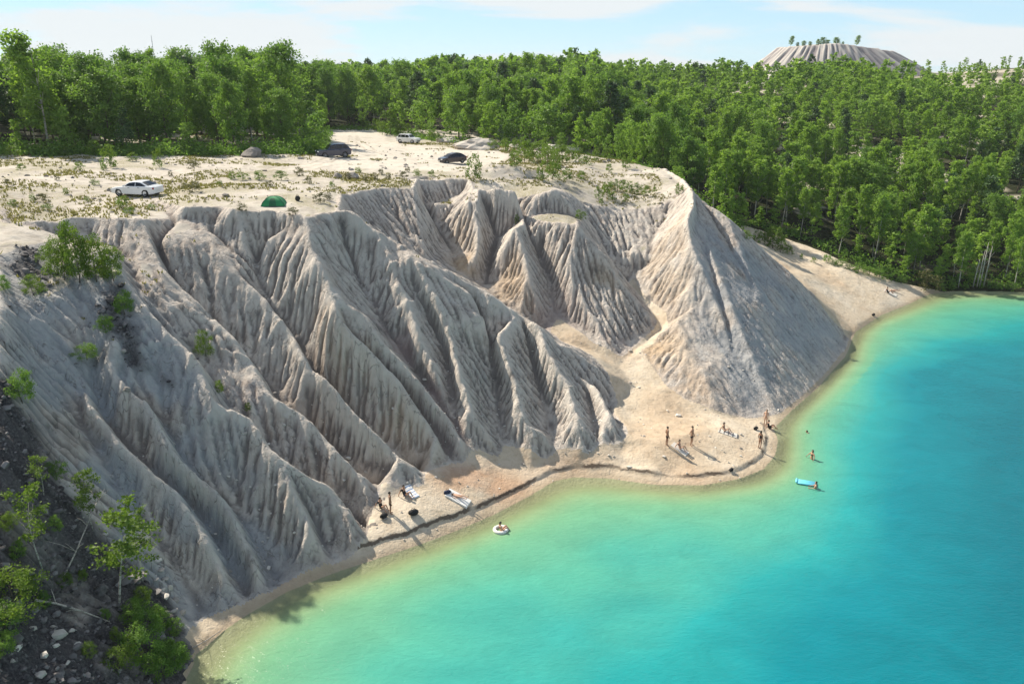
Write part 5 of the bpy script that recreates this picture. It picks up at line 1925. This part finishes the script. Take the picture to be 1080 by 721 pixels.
def base_pose(kind):
    J = {}
    if kind == 'stand':
        J.update(pelvis=(0, 0, .96), belly=(0, .01, 1.12), chest=(0, .01, 1.30), collar=(0, -.01, 1.43), neck=(0, 0, 1.51), jaw=(0, .02, 1.58), skull=(0, .005, 1.66), crown=(0, -.005, 1.72))
        for s, n in ((-1, 'l'), (1, 'r')):
            J.update({n + 'sh': (s * .175, -.01, 1.42), n + 'el': (s * .25, -.03, 1.14), n + 'wr': (s * .255, .06, .90), n + 'hip': (s * .09, 0, .90), n + 'kn': (s * .105, .02, .50), n + 'an': (s * .11, -.02, .085), n + 'ball': (s * .125, .12, .032), n + 'toe': (s * .13, .19, .025)})
    elif kind == 'sit':
        J.update(pelvis=(0, 0, .12), belly=(0, -.05, .27), chest=(0, -.10, .44), collar=(0, -.12, .57), neck=(0, -.11, .65), jaw=(0, -.07, .72), skull=(0, -.075, .80), crown=(0, -.08, .86))
        for s, n in ((-1, 'l'), (1, 'r')):
            J.update({n + 'sh': (s * .175, -.13, .56), n + 'el': (s * .27, -.28, .32), n + 'wr': (s * .28, -.36, .07), n + 'hip': (s * .09, .04, .12), n + 'kn': (s * .13, .40, .40), n + 'an': (s * .13, .62, .08), n + 'ball': (s * .14, .75, .05), n + 'toe': (s * .145, .81, .055)})
    elif kind == 'lie':
        J.update(pelvis=(0, 0, .12), belly=(0, -.17, .12), chest=(0, -.35, .14), collar=(0, -.48, .13), neck=(0, -.56, .13), jaw=(0, -.62, .16), skull=(0, -.70, .14), crown=(0, -.76, .13))
        for s, n in ((-1, 'l'), (1, 'r')):
            J.update({n + 'sh': (s * .175, -.47, .12), n + 'el': (s * .30, -.24, .07), n + 'wr': (s * .29, .01, .06), n + 'hip': (s * .09, .06, .11), n + 'kn': (s * .11, .46, .15), n + 'an': (s * .12, .87, .07), n + 'ball': (s * .14, .92, .17), n + 'toe': (s * .145, .93, .24)})
    elif kind == 'swim':
        J.update(pelvis=(0, -.55, -.22), belly=(0, -.39, -.18), chest=(0, -.21, -.12), collar=(0, -.09, -.04), neck=(0, -.03, .02), jaw=(0, .04, .06), skull=(0, .03, .14), crown=(0, .01, .20))
        for s, n in ((-1, 'l'), (1, 'r')):
            J.update({n + 'sh': (s * .175, -.10, -.05), n + 'el': (s * .34, .10, -.12), n + 'wr': (s * .30, .33, -.10), n + 'hip': (s * .09, -.60, -.24), n + 'kn': (s * .12, -.98, -.33), n + 'an': (s * .12, -1.36, -.30), n + 'ball': (s * .12, -1.48, -.35), n + 'toe': (s * .12, -1.55, -.37)})
    return J


RAD = dict(pelvis=(.150, .105), belly=(.128, .092), chest=(.152, .105), collar=(.10, .075), neck=(.052, .052), jaw=(.062, .070), skull=(.076, .092), crown=(.052, .060))
SIDE_R = dict(sh=.058, el=.040, wr=.027, hip=.086, kn=.056, an=.037, ball=.037, toe=.022)


def skin_obj(name, verts, edges, rads, mat, parent, root=0, sub=1):
    me = bpy.data.meshes.new(name)
    me.from_pydata(verts, edges, [])
    me.update()
    me.materials.append(mat)
    o = bpy.data.objects.new(name, me)
    COL.objects.link(o)
    o.parent = parent
    sk = o.modifiers.new('skin', 'SKIN')
    sk.use_smooth_shade = True
    for i, r in enumerate(rads):
        sv = me.skin_vertices[0].data[i]
        sv.radius = r
        sv.use_root = (i == root)
    if sub:
        sb = o.modifiers.new('subdivision', 'SUBSURF')
        sb.levels = sb.render_levels = sub
    return o


def person(label, pose, loc, rz, skin, hair, wear, height=1.76, over=None, group=None, longhair=False):
    """wear: list of (kind, material); kinds: shorts, top, swimsuit."""
    J = base_pose(pose)
    if over:
        J.update(over)
    k = height / 1.76
    J = {a: Vector(b) * k for a, b in J.items()}
    root = thing('person', label, 'person', loc, rz, group)
    V, E, R, ix = [], [], [], {}

    def vtx(n, p, r):
        ix[n] = len(V)
        V.append(tuple(p))
        R.append((r[0] * k, r[1] * k) if isinstance(r, tuple) else (r * k, r * k))

    chain = ['pelvis', 'belly', 'chest', 'collar', 'neck', 'jaw', 'skull', 'crown']
    for n in chain:
        vtx(n, J[n], RAD[n])
    E += [(ix[a], ix[b]) for a, b in zip(chain[:-1], chain[1:])]
    up = (J['crown'] - J['jaw']).normalized()
    # the face looks along the pose's forward direction
    fw = Vector((0, 1, 0)) if pose != 'lie' else Vector((0, .25, 1)).normalized()
    fw = (fw - up * fw.dot(up)).normalized()
    rt = fw.cross(up).normalized()
    vtx('nose', J['skull'] + fw * .105 * k - up * .02 * k, .013)
    E.append((ix['skull'], ix['nose']))
    for s in (-1, 1):
        vtx('ear%d' % s, J['skull'] + rt * s * .086 * k - up * .02 * k, (.012, .022))
        E.append((ix['skull'], ix['ear%d' % s]))
    for s, n in ((-1, 'l'), (1, 'r')):
        for j in ('sh', 'el', 'wr', 'hip', 'kn', 'an', 'ball', 'toe'):
            vtx(n + j, J[n + j], SIDE_R[j])
        E += [(ix['collar'], ix[n + 'sh']), (ix[n + 'sh'], ix[n + 'el']), (ix[n + 'el'], ix[n + 'wr']), (ix['pelvis'], ix[n + 'hip']), (ix[n + 'hip'], ix[n + 'kn']), (ix[n + 'kn'], ix[n + 'an']), (ix[n + 'an'], ix[n + 'ball']), (ix[n + 'ball'], ix[n + 'toe'])]
        # hand: palm, four fingers of their own length and a thumb from the side of the palm
        d = (J[n + 'wr'] - J[n + 'el']).normalized()
        sd_ = d.cross(Vector((1, 0, 0))).normalized()
        inn = Vector((-s, 0, 0))
        inn = (inn - d * inn.dot(d)).normalized()
        palm = J[n + 'wr'] + d * .075 * k
        vtx(n + 'palm', palm, (.036, .020))
        E.append((ix[n + 'wr'], ix[n + 'palm']))
        for q, (o_, L) in enumerate(((-.030, .070), (-.010, .082), (.010, .077), (.029, .060))):
            b = palm + sd_ * o_ * k + d * .02 * k
            vtx(n + 'f%d' % q, b + d * L * .5 * k, .0095)
            vtx(n + 'g%d' % q, b + d * L * .9 * k + inn * .022 * k, .0078)
            E += [(ix[n + 'palm'], ix[n + 'f%d' % q]), (ix[n + 'f%d' % q], ix[n + 'g%d' % q])]
        vtx(n + 't0', J[n + 'wr'] + d * .045 * k - sd_ * .045 * k + inn * .012 * k, .011)
        vtx(n + 't1', J[n + 'wr'] + d * .085 * k - sd_ * .058 * k + inn * .022 * k, .009)
        E += [(ix[n + 'palm'], ix[n + 't0']), (ix[n + 't0'], ix[n + 't1'])]
    skin_obj('body', V, E, R, skin, root)
    # hair
    h = MB()
    hc = J['skull'] + up * .02 * k - fw * .012 * k
    h.ball((0, 0, 0), (.088 * k, .100 * k, .092 * k), 2, .05, 3)
    if longhair:
        h.ball((0, -.07 * k, -.12 * k), (.07 * k, .045 * k, .13 * k), 2, .05, 4)
    M = Matrix((rt, fw, up)).transposed()
    h.v = [tuple(hc + M @ Vector((p[0], p[1] if p[1] < .05 * k or p[2] > .03 * k else p[1] * .55, p[2]))) for p in h.v]
    h.build('hair', hair, root, smooth=True)
    for s in (-1, 1):
        MB().ball(tuple(J['skull'] + fw * .086 * k + rt * s * .032 * k), (.012 * k,) * 3, 1).build('eye', EYE, root)
    for kd, mat in wear:
        if kd == 'shorts':
            vs_ = [J['belly'] * .25 + J['pelvis'] * .75, J['pelvis']]
            rs_ = [(.152 * k, .112 * k), (.166 * k, .122 * k)]
            es_ = [(0, 1)]
            for n in 'lr':
                b = len(vs_)
                vs_ += [J[n + 'hip'], J[n + 'hip'] * .52 + J[n + 'kn'] * .48]
                rs_ += [(.102 * k,) * 2, (.086 * k,) * 2]
                es_ += [(1, b), (b, b + 1)]
            skin_obj('shorts', [tuple(v) for v in vs_], es_, rs_, mat, root, 1)
        elif kd == 'briefs':
            vs_ = [J['pelvis'] * .8 + J['belly'] * .2, J['pelvis']]
            es_, rs_ = [(0, 1)], [(.150 * k, .112 * k), (.163 * k, .120 * k)]
            for n in 'lr':
                b = len(vs_)
                vs_ += [J[n + 'hip'] * .92 + J[n + 'kn'] * .08]
                rs_ += [(.098 * k,) * 2]
                es_ += [(1, b)]
            skin_obj('swim_briefs', [tuple(v) for v in vs_], es_, rs_, mat, root, 1)
        elif kd in ('top', 'suit'):
            a = J['pelvis'] if kd == 'suit' else J['belly'] * .35 + J['chest'] * .65
            vs_ = [a, (a + J['chest']) / 2, J['chest'], J['chest'] * .55 + J['collar'] * .45]
            rs_ = [(.158 * k, .115 * k) if kd == 'suit' else (.150 * k, .108 * k), (.142 * k, .106 * k) if kd == 'suit' else (.156 * k, .112 * k), (.160 * k, .115 * k), (.13 * k, .098 * k)]
            skin_obj('swimsuit' if kd == 'suit' else 'bikini_top', [tuple(v) for v in vs_], [(0, 1), (1, 2), (2, 3)], rs_, mat, root, 0)
        elif kd == 'shirt':
            vs_ = [J['pelvis'], J['belly'], J['chest'], J['collar']]
            rs_ = [(.168 * k, .125 * k), (.155 * k, .115 * k), (.168 * k, .122 * k), (.12 * k, .092 * k)]
            es_ = [(0, 1), (1, 2), (2, 3)]
            for n in 'lr':
                b = len(vs_)
                vs_ += [J[n + 'sh'], J[n + 'sh'] * .45 + J[n + 'el'] * .55]
                rs_ += [(.075 * k,) * 2, (.062 * k,) * 2]
                es_ += [(3, b), (b, b + 1)]
            skin_obj('shirt', [tuple(v) for v in vs_], es_, rs_, mat, root, 1)
    return root


def face(px, py, tx, ty):
    """Turn (about z) that makes a figure at one place look towards another."""
    a, b = hit(px, py), hit(tx, ty)
    return math.atan2(-(b[0] - a[0]), b[1] - a[1])


def at_(px, py, up=0.0):
    c = hit(px, py)
    return (c[0], c[1], c[2] + up)


HIP = dict(rel=(.34, -.06, 1.16), rwr=(.17, .04, 1.02))
person('person standing on the sand, leftmost of the point group, dark swim shorts', 'stand', at_(703, 470), face(703, 470, 760, 468), SKIN_C, HAIR_D, [('shorts', CL_BLACK)], 1.78)
person('person standing hand on hip in dark shorts, right of the sitting one', 'stand', at_(729, 470), face(729, 470, 780, 500), SKIN_A, HAIR_D, [('shorts', CL_BLACK)], 1.82, HIP)
person('person sitting on a pale towel between the two standing in dark shorts', 'sit', at_(717, 474, .03), face(717, 474, 740, 490), SKIN_B, HAIR_D, [('top', CL_NAVY), ('briefs', CL_NAVY)], 1.68, None, None, True)
person('person sitting on a striped towel near the foot of the pale pyramid', 'sit', at_(764, 455, .03), face(764, 455, 790, 470), SKIN_B, HAIR_D, [('top', CL_BLACK), ('briefs', CL_BLACK)], 1.66, None, None, True)
person('person standing in dark swimsuit at the tip of the sand point', 'stand', at_(801, 473), face(801, 473, 860, 480), SKIN_C, HAIR_D, [('suit', CL_BLACK), ('briefs', CL_BLACK)], 1.72, None, None, True)
person('person standing wrapped in a peach towel below the pyramid foot', 'stand', at_(807, 449), face(807, 449, 790, 460), SKIN_B, HAIR_B, [('suit', CL_ORANGE), ('shorts', CL_ORANGE)], 1.66, None, None, True)
person('person sitting in dark clothes by the water below the pyramid foot', 'sit', at_(811, 452), face(811, 452, 850, 470), SKIN_A, HAIR_D, [('shirt', CL_BLACK), ('shorts', CL_BLACK)], 1.74)
w_ = P(856, 484, 0)
person('person wading waist-deep in the turquoise water, arms out', 'stand', (w_[0], w_[1], -.86), 1.9, SKIN_A, HAIR_D, [('briefs', CL_BLACK), ('top', CL_BLACK)], 1.74, dict(lel=(-.36, .02, 1.22), lwr=(-.42, .16, 1.05), rel=(.36, .02, 1.22), rwr=(.42, .16, 1.05)), None, True)
w_ = P(851, 456, 0)
person('person swimming with only head and shoulders out, farthest from the shore', 'swim', tuple(w_), .9, SKIN_A, HAIR_D, [('suit', CL_BLACK)], 1.7)
w_ = P(860, 515, 0)
person('person in the water holding the right end of the blue air mattress', 'stand', (w_[0], w_[1], -1.12), 1.2, SKIN_A, HAIR_D, [('shorts', CL_BLACK)], 1.76, dict(lel=(-.26, .16, 1.24), lwr=(-.20, .40, 1.18), rel=(.26, .16, 1.24), rwr=(.20, .40, 1.18)))
person('person standing in dark shorts beside the black bags on the left beach', 'stand', at_(412, 542), face(412, 542, 470, 540), SKIN_C, HAIR_D, [('shorts', CL_BLACK)], 1.80)
person('person sitting in dark shirt by the blue towel at the cliff foot', 'sit', at_(427, 523), face(427, 523, 480, 560), SKIN_A, HAIR_D, [('shirt', CL_BLACK), ('shorts', CL_NAVY)], 1.78)
person('person crouched low in dark clothes nearest the grey cliff spur', 'sit', at_(402, 536), face(402, 536, 430, 560), SKIN_A, HAIR_D, [('shirt', CL_BLACK), ('shorts', CL_BLACK)], 1.72)
person('person lying on the white beach mat beside a dark bag', 'lie', at_(482, 525, .09), -1.97, SKIN_B, HAIR_D, [('top', CL_BLACK), ('briefs', CL_BLACK)], 1.68)
w_ = P(529, 559, 0)
person('person sitting in the white swim ring near the left beach', 'sit', (w_[0], w_[1], -.10), -1.2, SKIN_B, HAIR_D, [('top', CL_RED), ('briefs', CL_RED)], 1.66, dict(lel=(-.36, -.05, .34), lwr=(-.44, .14, .25), rel=(.36, -.05, .34), rwr=(.44, .14, .25)), None, True)
person('person in dark shirt sitting on the far sand slope near the wood', 'sit', at_(936, 309), face(936, 309, 1000, 340), SKIN_A, HAIR_D, [('shirt', CL_BLACK), ('shorts', CL_BLACK)], 1.76)
person('person lying beside the one in dark shirt on the far sand slope', 'lie', at_(942, 307), face(942, 307, 990, 320), SKIN_B, HAIR_D, [('top', CL_NAVY), ('briefs', CL_NAVY)], 1.68)


# ------------------------------------------------------------------ beach things
def cloth_sheet(name, label, cat, px, py, L, Wd, rz, mat, thick=.02, rum=.03, stripes=None):
    c = hit(px, py)
    n, m = 18, 12
    ca, sa = math.cos(rz), math.sin(rz)
    top, bot = [], []
    for j in range(m + 1):
        for i in range(n + 1):
            x, y = (i / n - .5) * L, (j / m - .5) * Wd
            wx_, wy_ = c[0] + x * ca - y * sa, c[1] + x * sa + y * ca
            z = float(ground(wx_, wy_)[0]) + .015 + rum * (vnoise(np.array([x * 3.1 + px]), np.array([y * 3.7]), 9)[0] + .5)
            top.append((wx_ - c[0], wy_ - c[1], z + thick - c[2]))
            bot.append((wx_ - c[0], wy_ - c[1], z - .03 - c[2]))
    k = len(top)
    idx_ = lambda i, j: j * (n + 1) + i
    f = [(idx_(i, j), idx_(i + 1, j), idx_(i + 1, j + 1), idx_(i, j + 1)) for j in range(m) for i in range(n)]
    ring = [idx_(i, 0) for i in range(n)] + [idx_(n, j) for j in range(m)] + [idx_(i, m) for i in range(n, 0, -1)] + [idx_(0, j) for j in range(m, 0, -1)]
    f += [(a, a + k, b + k, b) for a, b in zip(ring, ring[1:] + ring[:1])]
    f += [tuple(reversed([q + k for q in x])) for x in f[:n * m]]
    mb = MB().add(top + bot, f)
    o = mb.build(name, mat, loc=tuple(c))
    if stripes:
        o.data.materials.append(stripes)
        for q, p in enumerate(o.data.polygons):
            if q < n * m and (q % n) % 4 == 1:
                p.material_index = 1
    return tag(o, label, cat)


cloth_sheet('towel', 'pale towel under the sitting person between the two standing', 'towel', 717, 474, 1.45, .65, -.7, CL_SAND)
cloth_sheet('towel', 'pale towel with dark stripes near the foot of the pyramid', 'towel', 768, 457, 1.7, .75, -.35, CL_SAND, .02, .05, CL_GREY)
cloth_sheet('beach_mat', 'thick white beach mat on the sand of the left beach', 'mat', 483, 526, 1.8, .85, -.40, CL_WHITE, .09, .05)
cloth_sheet('towel', 'blue and white towel spread at the cliff foot on the left beach', 'towel', 434, 520, 1.3, .6, -.9, CL_WHITE, .02, .05, CL_BLUE)
cloth_sheet('towel', 'small pale towel beneath the pair on the far sand slope', 'towel', 939, 309, 1.7, 1.0, -.5, CL_SAND, .02, .04)


def bag_at(label, px, py, s, mat, rz=.4):
    root = thing('bag', label, 'bag', at_(px, py), rz)
    mb = MB().ball((0, 0, .20 * s), (.34 * s, .20 * s, .22 * s), 2, .10, int(px))
    mb.v = [(a, b, max(c_, 0)) for a, b, c_ in mb.v]
    mb.build('sack', mat, root, smooth=True)
    MB().tube([(-.14 * s, 0, .38 * s), (-.08 * s, 0, .52 * s), (.08 * s, 0, .52 * s), (.14 * s, 0, .38 * s)], [.018 * s] * 4, 6).build('handle', TRIM, root)
    return root


bag_at('big black bag alone on the sand of the left beach', 436, 543, 1.15, CL_BLACK)
bag_at('black bag lying in front of the standing person on the left beach', 405, 546, .9, CL_BLACK)
bag_at('dark bag at the head of the white beach mat', 472, 521, .9, CL_NAVY)
bag_at('small dark bag on the sand at the edge of the sand point', 771, 497, .7, CL_BLACK)
bag_at('small dark bag behind the person at the tip of the point', 797, 453, .8, CL_BLACK)
bag_at('small dark bag low on the far sand slope', 921, 333, .8, CL_BLACK)

# blue air mattress
w_ = P(851, 510, 0)
lilo = thing('air_mattress', 'light blue air mattress floating beside the sand point', 'air mattress', (w_[0], w_[1], .02), -.35)
lilo.scale = (.88, .88, .9)
LB = simple_mat('light_blue_vinyl', (.16, .58, .74), .3, .08)
mb = MB()
for k in range(5):
    y = (k - 2) * .155
    mb.tube([(-.85, y, .06), (-.80, y, .075), (.80, y, .075), (.85, y, .06)], [.03, .085, .085, .03], 10)
mb.build('tubes', LB, lilo, smooth=True)
MB().tube([(-.88, -.36, .12), (-.90, -.30, .14), (-.90, .30, .14), (-.88, .36, .12)], [.05, .11, .11, .05], 10).build('pillow', LB, lilo, smooth=True)
# white swim ring
w_ = P(528, 559, 0)
ring_ = []
for i in range(24):
    for j in range(10):
        a, b = 2 * math.pi * i / 24, 2 * math.pi * j / 10
        ring_.append(((.44 + .13 * math.cos(b)) * math.cos(a), (.44 + .13 * math.cos(b)) * math.sin(a), .06 + .13 * math.sin(b)))
o = MB().add(ring_, [(i * 10 + j, ((i + 1) % 24) * 10 + j, ((i + 1) % 24) * 10 + (j + 1) % 10, i * 10 + (j + 1) % 10) for i in range(24) for j in range(10)]).build('swim_ring', CL_WHITE, smooth=True, loc=(w_[0], w_[1], 0))
tag(o, 'white inflatable swim ring floating off the left beach', 'swim ring')
# bare birch stems standing at the water's edge of the far bank
for k, (a, h, ln) in enumerate([(1030, 40, .04), (1033, 48, .01), (1037, 44, .03), (1026, 30, .06)]):
    c = hit(a, 303)
    hh = h * project(*c)[2] / FPX
    mb = MB().tube([(0, 0, -.2), (ln * hh * .4, 0, hh * .5), (ln * hh, 0, hh)], [.10, .08, .03], 6)
    for q in range(4):
        z = hh * (.5 + .12 * q)
        sx = (-1) ** q * .6
        mb.tube([(ln * z, 0, z), (ln * z + sx, .1, z + .7)], [.03, .01], 4)
    o = mb.build('dead_birch', BARK_BIRCH, smooth=True, loc=tuple(c))
    tag(o, 'bare white birch stem in the cluster standing at the far water edge', 'birch stem', 'bare birch stems at the far water edge')
